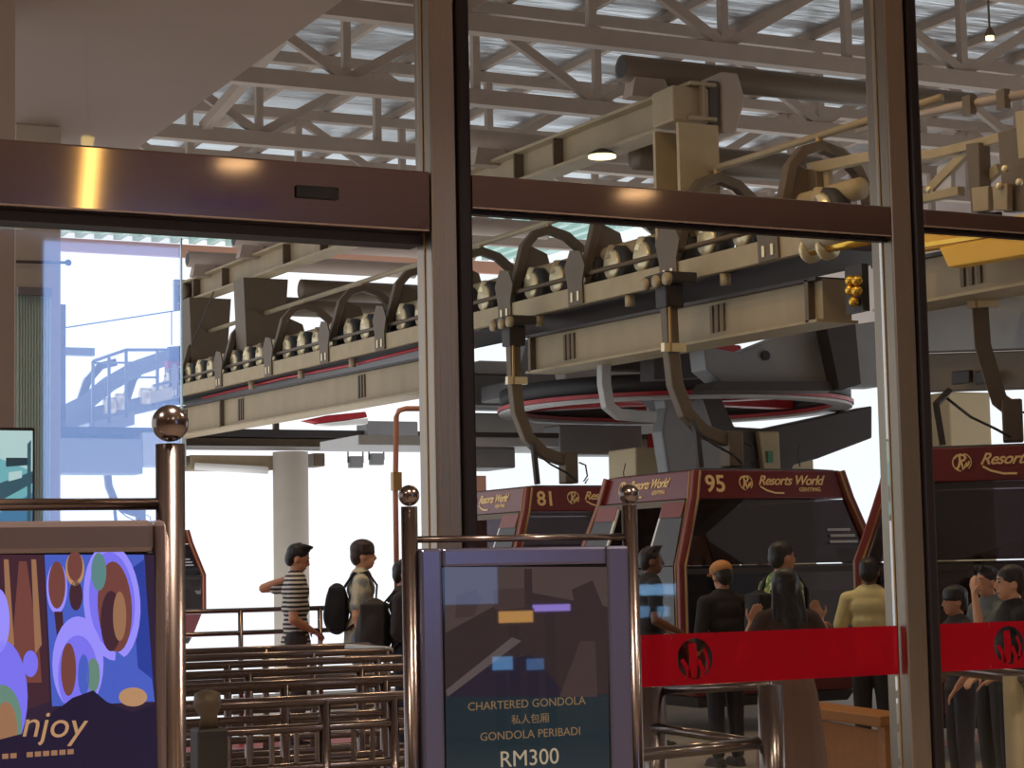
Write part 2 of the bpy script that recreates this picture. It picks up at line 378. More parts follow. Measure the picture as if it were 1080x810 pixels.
backpack('black backpack worn by the man in the pale patterned shirt', pB, (0, -.20, 1.17), (.29, .17, .44), cloth('black_nylon', C(34, 33, 38)))
f, h = at(424, 592, 16)
pC = person('person in dark clothes with a big backpack half hidden by the sign frame post', f, -30, h, 'a', cloth('charcoal_shirt', C(52, 46, 48)), cloth('navy_trousers', C(36, 38, 52)), cloth('black_shoes', C(26, 25, 27)),
            {'R': ((.24, -.03, 1.11), (.2, .15, .95)), 'L': ((-.24, -.03, 1.11), (-.2, .15, .95))}, 'short', sleeve=1.5)
backpack('large grey and black backpack on the person beside the sign frame post', pC, (0, -.25, 1.13), (.36, .26, .56), cloth('grey_black_nylon', C(58, 52, 50)))
f, h = at(684, 578, 16.5)
person('man in black standing in front of the open gondola doorway', f, -15, h, 'c', cloth('black_shirt', C(30, 26, 28)), cloth('black_trousers', C(28, 26, 30)), cloth('black_trainers', C(24, 23, 25)),
       {'R': ((.25, -.02, 1.1), (.2, .2, 1.0)), 'L': ((-.25, -.02, 1.1), (-.2, .18, 1.0))}, 'short', sleeve=.6, headyaw=-10)
f, h = at(762, 592, 15)
person('person in a tan cap and black jacket seen from behind near gondola 95', f, 88, h-.02, 'a', cloth('black_jacket', C(32, 28, 30)), cloth('dark_jeans', C(36, 34, 42)), cloth('dark_trainers', C(34, 32, 32)),
       {'R': ((.25, 0, 1.08), (.14, .22, 1.0)), 'L': ((-.26, -.02, 1.08), (-.16, .2, 1.0))}, 'crop', sleeve=1.85, headpitch=15, cap=cloth('tan_cap', C(196, 136, 84)))
f, h = at(822, 572, 14.2)
pF = person('man in a green and white patterned shirt facing right beside gondola 95', f, -2, h, 'a', patmat('green_print_shirt', C(214, 220, 140), C(104, 126, 72), 'noise', 26), cloth('black_slacks', C(30, 28, 32)), cloth('brown_shoes', C(52, 40, 34)),
            {'R': ((.26, -.02, 1.12), (.17, .2, 1.12)), 'L': ((-.26, -.02, 1.12), (-.17, .2, 1.1))}, 'crop', sleeve=.7)
backpack('black backpack on the man in the green patterned shirt', pF, (0, -.19, 1.17), (.27, .15, .42), cloth('matt_black_nylon', C(26, 25, 28)))
f, h = at(829, 612, 11.7)
person('long-haired woman seen from behind with both hands raised to her face', f, 70, h+.05, 'b', cloth('dark_brown_top', C(70, 52, 46)), cloth('dusty_brown_skirt', C(132, 98, 82)), cloth('brown_sandals', C(70, 54, 46)),
       {'R': ((.33, .0, 1.13), (.25, .05, 1.37)), 'L': ((-.35, -.02, 1.12), (-.25, .02, 1.36))}, 'long', sleeve=.5, headpitch=14, fem=True, dress=True)
f, h = at(916, 589, 14.5)
person('man in a pale yellow T-shirt with grey sleeves turned away beside the steel post', f, 40, h, 'c', cloth('pale_yellow_shirt', C(222, 206, 150)), cloth('dark_work_trousers', C(46, 42, 40)), cloth('work_boots', C(40, 34, 30)),
       {'R': ((.27, -.02, 1.11), (.22, .1, .9)), 'L': ((-.27, -.02, 1.11), (-.22, .1, .9))}, 'crop', sleeve=.75)
f, h = at(1009, 620, 12.6)
person('child in a dark shirt facing left beside the steel post', f, 165, h, 'a', cloth('dark_child_shirt', C(50, 44, 44)), cloth('child_shorts', C(60, 58, 66)), cloth('child_shoes', C(70, 66, 66)),
       {'R': ((.24, -.02, 1.1), (.2, .12, .92)), 'L': ((-.24, -.02, 1.1), (-.2, .12, .92))}, 'mop', sleeve=.6)
f, h = at(1043, 599, 13.3)
person('person in a grey T-shirt lifting one bare forearm in front of the face', f, 178, h, 'b', cloth('grey_shirt', C(104, 112, 112)), cloth('grey_trousers', C(60, 58, 58)), cloth('grey_shoes', C(66, 64, 64)),
       {'R': ((.27, .02, 1.12), (.2, .18, .95)), 'L': ((-.17, .24, 1.22), (-.09, .22, 1.52))}, 'short', sleeve=.9)
f, h = at(1068, 597, 11.2)
person('dark-haired woman in black facing left at the right edge', f, 160, h, 'b', cloth('black_blouse', C(26, 24, 26)), cloth('black_skirt', C(30, 28, 30)), cloth('black_flats', C(24, 22, 24)),
       {'R': ((.25, -.02, 1.1), (.16, .2, 1.0)), 'L': ((-.25, -.02, 1.1), (-.16, .2, 1.0))}, 'tied', sleeve=1.5, fem=True)
# ------------------------------------------------------------------ lobby shell and glass wall
GY = 5.5
struct('floor', MB((0, 0, 0)).bx(-6, 14, 5.4, 17.4, -.3, 0).bx(7.9, 22, 17.4, 24, -.3, 0), M['floor'])
struct('floor_lobby', MB((0, 0, 0)).bx(-6, 14, -8, 5.4, -.3, 0), M['lobbyfloor'])
struct('ceiling', MB((0, 0, 4.5)).bx(-6, 14, -8, 5.62, 4.5, 4.9).bx(-6, 3.78, 5.62, 14.6, 4.5, 4.9), M['soffit'], 'plastered slab over the lobby carried on beyond the glass as an open soffit')
struct('wall_back', MB((0, -8, 0)).bx(-6, 14, -8.2, -8, 0, 4.5), M['lobbywall'])
struct('wall_facade', MB((9, 5.5, 4.9)).bx(-6, 24, 5.4, 5.6, 4.9, 9.02).bx(14.2, 24, 5.4, 5.6, -.3, 4.9), M['soffit'], 'solid facade above the lobby glass')  # unseen wall added to cut daylight from the camera side
struct('wall_station', MB((24, 20, 3.4)).bx(24, 24.2, 5.4, 34, 5.2, 9.02), M['soffit'], 'upper cladding along the right side of the station')  # unseen wall added so the right side of the station stays darker
struct('wall_left', MB((-6, 0, 0)).bx(-6.2, -6, -8.2, 5.4, 0, 4.5), M['lobbywall'])
struct('wall_right', MB((14, 0, 0)).bx(14, 14.2, -8.2, 5.4, 0, 4.5), M['lobbywall'])
def glass_post(x0, label):
    t = thing('steel_post', (x0+.065, GY+.06, 0), label, 'post', 'steel posts of the glass wall')
    o = t.location
    MB(o).bx(x0, x0+.088, GY, GY+.12, 0, 4.5).build('steel_cover', M['steel'], t, bevel=.006)
    MB(o).bx(x0+.089, x0+.135, GY-.012, GY+.12, 0, 4.5).build('glazing_channel', M['darkstrip'], t, bevel=.01)  # dark strip along the right third of the post front
    MB(o).bx(x0-.003, x0-.0005, GY+.052, GY+.058, 0, 4.5).build('cover_seam', M['tan'], t)
    return t
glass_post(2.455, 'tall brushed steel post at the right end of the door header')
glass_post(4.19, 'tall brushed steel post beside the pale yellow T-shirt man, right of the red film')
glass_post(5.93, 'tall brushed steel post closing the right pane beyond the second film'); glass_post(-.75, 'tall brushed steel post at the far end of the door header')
t = thing('door_header', (1, GY, 2.53), 'deep brushed steel sliding door header with a small black sensor', 'door header'); o = t.location
MB(o).bx(-.62, 2.45, GY-.005, GY+.2, 2.53, 2.717).build('header_box', M['steelH'], t, bevel=.006)
a = P(312, 195, Y=GY-.01); b = P(357, 211, Y=GY-.01)
MB(o).bx(a.x, b.x, GY-.018, GY-.004, b.z, a.z).build('door_sensor', M['black'], t, bevel=.004)
MB(o).bx(-.62, 2.45, GY+.06, GY+.16, 2.50, 2.529).build('door_track', M['dark'], t)
def transom(x0, x1, z0, label):
    t = thing('glass_transom', (x0, GY, 2.6), label, 'transom', 'steel transoms of the glass wall')
    MB(t.location).bx(x0, x1, GY-.004, GY+.08, z0, 2.718).build('transom_bar', M['steelH'], t, bevel=.005)
    MB(t.location).bx(x0, x1, GY+.03, GY+.06, z0-.012, z0-.001).build('glazing_bead', M['darkstrip'], t)
transom(2.592, 4.187, 2.612, 'slim steel transom between the two tall steel posts'); transom(4.327, 5.927, 2.656, 'slim steel transom right of the second tall post, crossing the yellow beam')
gp = GY+.05
def pane(n, x0, x1, z0, z1): struct('window_%d' % n, MB(((x0+x1)/2, gp, z0)).bx(x0, x1, gp, gp+.012, z0, z1), M['glass'])
pane(1, 2.60, 4.18, .02, 2.60); pane(2, 2.60, 4.18, 2.72, 4.49); pane(3, 4.33, 5.92, .02, 2.64); pane(4, 4.33, 5.92, 2.72, 4.49); pane(5, -.6, 2.44, 2.72, 4.49)
ex = P(191, 400, Y=GY+.13).x
d1 = struct('door_1', MB((.8, GY+.13, 0)).bx(ex-1.4, ex, GY+.125, GY+.137, .03, 2.49), M['doorglass'], 'frameless sliding glass door leaf slid open to the left')
MB((.8, GY+.13, 0)).bx(ex, ex+.004, GY+.125, GY+.137, .03, 2.49).build('door_edge', M['glassedge'], d1).location = (0, 0, 0)
# red film with the emblem cut out of it
def film(x0, x1, ec, label):
    t = thing('window_film', ((x0+x1)/2, GY+.04, 1.12), label, 'window film', 'red films on the glass wall'); o = t.location
    z0, z1 = 1.118, 1.282; y = GY+.045
    r = .066; n = 40; m = MB(o); cx, cz = ec, (z0+z1)/2
    ring = [(cx+r*math.cos(2*math.pi*i/n), cz+r*math.sin(2*math.pi*i/n)) for i in range(n)]
    def outer(i):
        a = 2*math.pi*i/n; dx, dz = math.cos(a), math.sin(a); k = min((z1-cz)/abs(dz) if abs(dz) > 1e-6 else 9, .085/abs(dx) if abs(dx) > 1e-6 else 9); return (cx+dx*k, cz+dz*k)
    for i in range(n):
        q = [ring[i], outer(i), outer(i+1), ring[(i+1) % n]]; m.add([(a, y, b) for a, b in q], [(0, 1, 2, 3)])
    for xa, xb in ((x0, cx-.085), (cx+.085, x1)): m.add([(xa, y, z0), (xb, y, z0), (xb, y, z1), (xa, y, z1)], [(0, 1, 2, 3)])
    m.build('red_film', M['film'], t)
    e = MB(o)
    e.bars([(cx-.01, y, cz+.05), (cx-.005, y, cz-.0), (cx-.012, y, cz-.06)], .03, .001, (0, 1, 0)); e.bars([(cx-.05, y, cz+.0), (cx-.03, y, cz-.03), (cx-.02, y, cz-.066)], .016, .001, (0, 1, 0))
    e.bars([(cx+.012, y, cz-.005), (cx+.03, y, cz-.04), (cx+.025, y, cz-.064)], .016, .001, (0, 1, 0)); e.bars([(cx+.035, y, cz+.03), (cx+.05, y, cz-.01), (cx+.045, y, cz-.04)], .01, .001, (0, 1, 0))
    e.build('emblem_strokes', M['film'], t)
a = P(672, 700, Y=GY+.045); 
film(a.x-.55, 4.184, P(733, 697, Y=GY+.045).x, 'red film band with a cut-out emblem in front of gondola 95')
film(4.335, 5.9, P(1064, 676, Y=GY+.045).x, 'red film band with a cut-out emblem right of the second tall post')
# ------------------------------------------------------------------ display signs in the lobby (tube frame + screen)
def sign_stand(name, x0, y0, x1, y1, top, tr, label, bar_z, scr_top, bez, cat='sign'):
    t = thing(name, ((x0+x1)/2, (y0+y1)/2, 0), label, cat); o = t.location
    t.rotation_euler = (0, 0, math.atan2(y1-y0, x1-x0)); L = math.hypot(x1-x0, y1-y0)/2
    for q in (-1, 1):
        p = MB(); p.tube([(q*L, 0, 0), (q*L, 0, top-.05)], tr, 20); u = p.build('upright', M['tube'], t, True)
        MB().ell((q*L, 0, top-.022), (tr*1.28, tr*1.28, tr*1.28), 24, 16).build('ball_finial', M['tube'], u, True)
        MB().tube([(q*L, 0, 0), (q*L, 0, .02)], tr*2.6, 24).build('foot_plate', M['tube'], u)
    MB().tube([(-L, 0, bar_z), (L, 0, bar_z)], tr*.42, 14, ).build('top_rail', M['tube'], t, True)
    MB().tube([(-L, 0, .16), (L, 0, .16)], tr*.42, 14).build('bottom_rail', M['tube'], t, True)
    return t, L
BEZ = mat('grey_satin_bezel', C(128, 112, 112), .28, .55, .05, 3); BEZ2 = mat('violet_grey_satin_bezel', C(92, 88, 110), .22, .5, .05, 3); BLK = mat('black_screen_glass', C(12, 11, 14), .08, 0, .05)
def screen_panel(t, L, z0, z1, bw, bez, sx0, sx1, sz1):
    d = .06
    f = MB()
    f.bx(-L, sx0, -d/2, d/2, z0, z1); f.bx(sx1, L, -d/2, d/2, z0, z1); f.bx(sx0, sx1, -d/2, d/2, sz1, z1); f.bx(sx0, sx1, -d/2, d/2, z0, z0+.05)
    f.build('bezel', bez, t, bevel=.008)
    s = MB(); s.bx(sx0, sx1, -d/2+.004, d/2-.004, z0+.05, sz1)
    return s.build('screen', BLK, t)
def flat(mb, pts, y, mi): mb.add([(a, y, b) for a, b in pts], [tuple(range(len(pts)))], mi)
def ovl(cx, cz, rx, rz, n=28, a0=0, a1=360, tilt=0):
    c, s_ = math.cos(math.radians(tilt)), math.sin(math.radians(tilt)); r = []
    for i in range(n):
        a = math.radians(a0+(a1-a0)*i/n); x, z = rx*math.cos(a), rz*math.sin(a); r.append((cx+x*c-z*s_, cz+x*s_+z*c))
    return r
# stand one (left, nearest)
A1 = P(180, 600, D=2.66); ux = V((math.cos(math.radians(-3)), math.sin(math.radians(-3)), 0)); A0 = A1-ux*.66
s1, L1 = sign_stand('menu_screen_stand', A0.x, A0.y, A1.x, A1.y, P(177, 432, D=2.66).z+.005, .0195, 'lit food menu screen in a steel tube frame at the left edge', P(100, 531, D=2.6).z, 0, 0)
ztop = P(100, 549, D=2.6).z; sz1 = P(100, 584, D=2.58).z
Rm = Matrix.Rotation(s1.rotation_euler.z, 3, 'Z').inverted()
def loc1(px, py):      # photograph pixel -> local x,z on the front of screen one
    n = Matrix.Rotation(s1.rotation_euler.z, 3, 'Z') @ V((0, -1, 0)); p0 = s1.location+n*.027; d = P(px, py, D=1)-CAM
    q = CAM+d*((p0-CAM).dot(n)/d.dot(n)); l = Rm @ (q-s1.location); return (l.x, l.z)
sx1 = loc1(163, 700)[0]; sc = screen_panel(s1, L1-.012, .3, ztop, .03, BEZ, -L1+.03, sx1, sz1)
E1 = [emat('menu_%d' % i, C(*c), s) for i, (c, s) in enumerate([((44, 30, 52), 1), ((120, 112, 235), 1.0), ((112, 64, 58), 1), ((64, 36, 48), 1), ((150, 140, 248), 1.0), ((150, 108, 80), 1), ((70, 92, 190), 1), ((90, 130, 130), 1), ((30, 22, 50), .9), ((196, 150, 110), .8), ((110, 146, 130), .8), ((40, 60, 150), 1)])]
pic = MB(); yf = lambda k: -.0262-.00025*k
def shp(pts, k, mi): flat(pic, [loc1(*p) for p in pts], yf(k), mi)
shp([(-40, 585), (163, 585), (166, 812), (-40, 812)], 0, 0)
shp([(47, 585), (152, 585), (162, 740), (55, 745)], 1, 6); shp([(138, 600), (152, 590), (163, 740), (148, 740)], 2, 11)
shp([(0, 585), (46, 585), (52, 740), (0, 760)], 1, 3)
shp([(20, 592), (28, 592), (42, 690), (44, 720), (24, 720), (12, 690)], 2, 2)
for x, w in ((4, 5), (33, 5)): shp([(x, 590), (x+w, 590), (x+w+6, 680), (x+4, 690)], 3, 5)
shp(ovl(118, 635, 30, 62, tilt=-4), 3, 4); shp(ovl(118, 634, 24, 52, tilt=-4), 4, 1); shp(ovl(121, 640, 18, 48, tilt=-3), 5, 2); shp(ovl(117, 655, 11, 32), 6, 3); shp(ovl(126, 650, 7, 26), 7, 5); shp(ovl(104, 603, 8, 20), 8, 7)
shp(ovl(60, 620, 11, 27), 3, 4); shp(ovl(60, 617, 9, 25), 4, 2); shp(ovl(79, 600, 10, 18), 3, 9); shp(ovl(79, 597, 8, 16), 4, 2); shp(ovl(80, 628, 7, 16), 3, 3); shp([(57, 645), (66, 645), (68, 680), (61, 680)], 4, 3)
shp(ovl(82, 700, 27, 50), 8, 4); shp(ovl(82, 712, 21, 42), 9, 1); shp(ovl(72, 706, 8, 28), 10, 2); shp(ovl(98, 712, 7, 18), 10, 10); shp(ovl(88, 712, 6, 22), 10, 6)
shp(ovl(2, 735, 27, 60), 8, 1); shp(ovl(2, 762, 21, 40), 9, 10); shp(ovl(6, 770, 12, 30), 10, 5); shp(ovl(-2, 655, 12, 34), 8, 4); shp(ovl(32, 700, 8, 14), 8, 1)
shp([(122, 686), (160, 716), (163, 740), (118, 738)], 9, 6); shp(ovl(140, 735, 15, 10), 10, 9)
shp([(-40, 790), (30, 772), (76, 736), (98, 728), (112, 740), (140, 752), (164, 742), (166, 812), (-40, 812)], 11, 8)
for i in range(9): 
    if i != 2: shp([(2+i*8.6, 795-.6*i), (8.6+i*8.6, 794.6-.6*i), (8.6+i*8.6, 800-.6*i), (2+i*8.6, 800.4-.6*i)], 12, 5)
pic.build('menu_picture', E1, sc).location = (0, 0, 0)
j = loc1(31, 776); sz_ = abs(loc1(31, 776)[1]-loc1(31, 738)[1])
text('menu_lettering', 'njoy', sz_*1.05, E1[9], sc, (j[0]-.012, -.0305, j[1]), (math.pi/2, math.radians(4), 0), .15, ext=.0003)
# stand two (centre)
B0 = P(434, 700, D=5.02); B1 = P(668, 700, D=5.24)
s2, L2 = sign_stand('private_ride_screen_stand', B0.x, B0.y, B1.x, B1.y, P(428, 515, D=5.02).z+.005, .021, 'dark private gondola price screen in a steel tube frame at the centre', P(540, 567.5, D=5.12).z, 0, 0)
n2 = Matrix.Rotation(s2.rotation_euler.z, 3, 'Z') @ V((0, -1, 0)); Rm2 = Matrix.Rotation(s2.rotation_euler.z, 3, 'Z').inverted()
def loc2(px, py):
    p0 = s2.location+n2*.027; d = P(px, py, D=1)-CAM; q = CAM+d*((p0-CAM).dot(n2)/d.dot(n2)); l = Rm2 @ (q-s2.location); return (l.x, l.z)
sc2 = screen_panel(s2, L2-.018, .28, loc2(545, 577)[1], .03, BEZ2, loc2(468, 700)[0], loc2(642, 700)[0], loc2(545, 597)[1])
E2 = [emat('ride_%d' % i, C(*c), s) for i, (c, s) in enumerate([((82, 68, 66), .75), ((58, 46, 48), .75), ((36, 48, 54), .8), ((44, 38, 52), .8), ((70, 56, 56), .8), ((96, 84, 84), .75), ((150, 118, 84), .62), ((176, 158, 132), .8)])]
for m_ in E2: m_.node_tree.nodes['Principled BSDF'].inputs['Roughness'].default_value = .015
p2 = MB()
def sh2(pts, k, mi): flat(p2, [loc2(*p) for p in pts], -.0262-.00025*k, mi)
sh2([(469, 598), (641, 598), (642, 735), (470, 735)], 0, 0); sh2([(470, 735), (642, 732), (643, 812), (471, 812)], 1, 2)
sh2([(469, 668), (520, 640), (560, 625), (641, 640), (642, 735), (470, 735)], 1, 1); sh2([(482, 628), (502, 622), (508, 630), (500, 650), (480, 652)], 2, 4); sh2([(520, 622), (552, 620), (556, 640), (522, 644)], 2, 4)
sh2([(553, 600), (561, 600), (562, 650), (553, 650)], 2, 1); sh2([(470, 728), (540, 672), (550, 676), (472, 735)], 3, 5); sh2([(470, 735), (520, 700), (560, 690), (600, 735)], 2, 3)
sh2([(590, 735), (612, 676), (628, 676), (630, 735)], 3, 4); sh2([(603, 622), (625, 612), (636, 640), (634, 690), (612, 660)], 2, 1)
p2.build('ride_picture', E2, sc2).location = (0, 0, 0)
tilt2 = 0
def line2(body, px0, px1, py, hpx, m, b=0):
    a = loc2(px0, py); c = loc2(px1, py); z = abs(loc2(px0, py)[1]-loc2(px0, py-hpx)[1]); 
    o = text('ride_lettering', body, z*1.38, m, sc2, ((a[0]+c[0])/2, -.0300, (a[1]+c[1])/2), (math.pi/2, math.radians(-.5), 0), 0, 'CENTER', .0003, 1.0, b)
    return o
line2('CHARTERED GONDOLA', 492, 618, 746, 9, E2[6]); line2('私人包厢', 536, 582, 762, 8, E2[6]); line2('GONDOLA PERIBADI', 503, 615, 778, 9, E2[6]); line2('RM300', 526, 590, 807, 17.5, E2[7])
# ------------------------------------------------------------------ roof and trusses
TZ = 7.5; TD = 1.38
struct('roof', MB((10, 20, 9)).bx(-4, 26, 5.5, 34, 9.02, 9.10), M['foil'], 'roof sheeting with a streaky silver foil lining')
for i in range(24):
    x = -3+i*1.2
    struct('trim_%d' % (i+1), MB((x, 20, 8.95)).bx(x-.04, x+.04, 5.6, 34, 8.90, 9.018), M['truss'], 'roof purlin under the foil lining')
def truss(y, label):
    t = thing('roof_truss', (10, y, TZ), label, 'roof truss', 'steel roof trusses across the station'); o = t.location; n = 16; x0 = -1.9; bay = 1.8
    MB(o).bx(-4, 27, y-.09, y+.09, TZ, TZ+.20).build('bottom_chord', M['truss'], t); MB(o).bx(-4, 27, y-.09, y+.09, TZ+TD-.16, TZ+TD).build('top_chord', M['truss'], t)
    for i in range(n):
        x = x0+i*bay+.2
        MB(o).bx(x-.05, x+.05, y-.05, y+.05, TZ+.2, TZ+TD-.16).build('vertical_strut', M['truss'], t)
        if i < n-1:
            a, b = ((x, y+.02, TZ+.18), (x+bay, y+.02, TZ+TD-.14)) if i % 2 == 0 else ((x, y-.02, TZ+TD-.14), (x+bay, y-.02, TZ+.18))
            MB(o).beam(a, b, .09, .12).build('diagonal_brace', M['truss'], t)
    return t
for y, l in ((16.4, 'steel roof truss crossing the top right corner, nearest the glass wall'), (19.8, 'steel roof truss with its lower chord just above the long horizontal pipe'), (22.95, 'steel roof truss behind the one above the long pipe, meeting the hoist beam'),
             (26.3, 'steel roof truss seen low behind the door header corner'), (29.6, 'steel roof truss mostly hidden behind the door header'), (33.0, 'steel roof truss at the open far end of the roof')): truss(y, l)
# sloping wind braces between trusses
t = thing('roof_brace', (10.5, 19.8, 7.7), 'pale diagonal wind brace between the trusses over the hoist beam', 'roof brace'); MB(t.location).beam((9.2, 19.8, 7.75), (10.2, 22.95, 8.75), .14, .14).build('brace_bar', M['truss'], t)
t = thing('roof_brace', (7, 22.95, 7.7), 'pale diagonal wind brace over the door header', 'roof brace'); MB(t.location).beam((8.3, 26.3, 7.7), (8.8, 22.95, 8.8), .14, .14).build('brace_bar', M['truss'], t)
# ------------------------------------------------------------------ hoist gantry
t = thing('hoist_gantry', (10.4, 26, 5.8), 'long beige I-beam hoist gantry sloping up under the roof with cross pipes', 'hoist gantry'); o = t.location
hz = lambda y: 5.93+(y-17.6)*.022
HX = 10.4
for nm, dz, w, h_ in (('bottom_flange', .02, .30, .035), ('web', .19, .03, .33), ('top_flange', .37, .30, .035)):
    MB(o).beam((HX, 16.6, hz(16.6)+dz), (HX, 34.1, hz(34.1)+dz), w, h_).build(nm, M['girder'], t)
for y in (19.6, 20.6, 27.0, 28.6, 31.6, 33.2): MB(o).bx(HX-.14, HX+.14, y-.015, y+.015, hz(y)+.03, hz(y)+.36).build('web_stiffener', M['olive'], t)
MB(o).bx(HX-.2, HX+.2, 34.1, 34.2, hz(34)-.08, hz(34)+.46).build('end_plate', M['grey'], t); MB(o).ell((HX-.1, 33.8, hz(34)+.2), (.1, .16, .16)).build('end_sheave', M['olive'], t, True)
for y, dz, x1 in ((17.5, .68, 14.5), (21.3, .62, 14.0), (24.4, .62, 14), (27.4, .62, 14.2), (30.1, .62, 14.2), (32.6, .62, 14.2)):
    z = hz(y)+dz; p = MB(o).tube([(HX-.42, y, z), (x1, y, z)], .14, 16).build('cross_pipe', M['truss'] if y > 20 else M['olive'], t, True)
    MB(o).tube([(HX-.425, y, z), (HX-.415, y, z)], .105, 16).build('pipe_bore', M['black'], p)
    b = MB(o); b.prism([(HX-.3, y-.1, z-.02), (HX+.0, y-.1, z-.02), (HX+.12, y-.1, z-.30), (HX-.36, y-.1, z-.30)], (0, .2, 0)); b.build('pipe_saddle', M['truss'], t)
for y, z, xa in ((18.6, hz(18.6)+.02, HX+.35), (28.6, hz(28)-.32, HX+.15), (31.0, hz(31)-.32, HX+.15)):
    MB(o).tube([(xa, y, z), (xa+2.4, y, z)], .16, 16).build('lower_cross_pipe', M['olive'], t, True)
# clamp head and column near the transom
c = P(705, 130, X=10.2); y = c.y
MB(o).bx(10.08, 10.50, y-.30, y+.12, hz(y)-.02, hz(y)+.34).build('clamp_head', M['girder'], t, bevel=.02); MB(o).bx(10.5, 10.62, y-.30, y+.12, hz(y)-.04, hz(y)+.42).build('clamp_cheek', M['dark'], t, bevel=.01)
MB(o).prism([(10.64, y-.32, hz(y)+.52), (10.84, y-.32, hz(y)+.52), (10.92, y-.32, hz(y)+.26), (10.8, y-.32, hz(y)-.10), (10.64, y-.32, hz(y)-.10)], (0, .4, 0)).build('clamp_jaw', M['truss'], t, bevel=.02)
cm = MB(o); cm.bx(10.1, 10.56, y-.36, y-.31, 4.75, hz(y)-.05); cm.bx(10.1, 10.56, y+.10, y+.15, 4.75, hz(y)-.05); cm.bx(10.38, 10.42, y-.31, y+.10, 4.75, hz(y)-.05); cm.build('post', M['cream'], t)
for (y, dz) in ((30.0, 1.75), (32.9, 1.9)):
    l = MB(o); l.prism([(HX-.3, y, hz(y)), (HX+.45, y, hz(y)), (HX+.35, y, hz(y)-1.3), (HX-.25, y, hz(y)-1.3)], (0, .5, 0)); l.build('portal_leg', M['olive'], t)
MB(o).tube([(HX-.15, 33.8, hz(33.8)), (HX-.2, 33.5, 5.4)], .015, 6).build('drop_wire', M['dark'], t); MB(o).tube([(HX-.15, 32.0, hz(32)), (HX-.3, 32.8, 5.4)], .015, 6).build('drop_wire', M['dark'], t)
# high bay lamp
c = P(635, 165, X=10.2)
t = thing('high_bay_lamp', c, 'round warm high bay lamp hanging under the hoist beam', 'lamp'); o = t.location
MB(o).tube([(c.x, c.y, c.z+.01), (c.x, c.y, c.z+.03), (c.x, c.y, c.z+.08)], [.155, .15, .05], 24).build('shade', M['dark'], t, True)
MB(o).tube([(c.x, c.y, c.z-.012), (c.x, c.y, c.z+.008)], .15, 28).build('lens', M['lens'], t); MB(o).tube([(c.x, c.y, c.z+.07), (c.x, c.y, hz(c.y)+.0)], .012, 8).build('rod', M['dark'], t)
c = P(1044, 42, Y=13); t = thing('high_bay_lamp', c, 'small glowing roof lamp in the upper right corner', 'lamp'); o = t.location
MB(o).tube([(c.x, c.y, c.z), (c.x, c.y, c.z+.03)], .035, 16).build('lens', M['lens'], t); MB(o).tube([(c.x, c.y, c.z+.03), (c.x, c.y, c.z+.1)], [.05, .02], 16).build('shade', M['dark'], t); MB(o).tube([(c.x, c.y, c.z+.1), (c.x, c.y, 9.0)], .01, 6).build('rod', M['dark'], t)
# ------------------------------------------------------------------ tyre conveyor
tz = lambda y: (y-15)*.0185
t = thing('tyre_conveyor', (10.3, 24, 4.3), 'rising row of drive tyres under dark arches with a cream channel beam', 'tyre conveyor'); o = t.location
CV = t
YA, YB = 13.9, 34.6
MB(o).beam((9.93, YA, 4.30+tz(YA)), (9.93, 21.1, 4.30+tz(21.1)), .08, .20).build('channel_beam', M['cream'], t, bevel=.008)
MB(o).beam((9.93, 21.35, 4.31+tz(21.35)), (9.93, YB, 4.31+tz(YB)), .08, .20).build('channel_beam', M['cream'], t, bevel=.008)
MB(o).beam((10.45, YA, 4.24+tz(YA)), (10.45, YB, 4.24+tz(YB)), .9, .10).build('tray', M['dark'], t)  # dark backing added to block light through the gap below the beam
MB(o).tube([(9.97, YA, 4.53+tz(YA)), (9.97, YB, 4.53+tz(YB))], .026, 8).build('guide_rail', M['olive'], t, True)
MB(o).tube([(10.27, YA, 4.74+tz(YA)), (10.27, YB, 4.74+tz(YB))], .10, 12).build('shaft_casing', M['cream'], t, True)
n = 0
y = 14.2
while y < 34.2:
    w = MB(o); z = 4.57+tz(y); w.tube([(10.06, y, z), (10.09, y, z), (10.23, y, z), (10.26, y, z)], [.17, .215, .215, .17], 20)
    w = w.build('drive_tyre', M['black'], t, True)
    MB(o).tube([(10.02, y, z), (10.058, y, z)], [.14, .165], 16).build('hub', M['hub'], w, True)
    k = MB(o); k.tube([(10.09, y+.05, z+.08), (10.09, y+.05, z+.22)], [.10, .05], 10); k.build('drive_motor_cap', M['hub'] if n % 2 else M['cream'], w, True)
    n += 1; y += .62
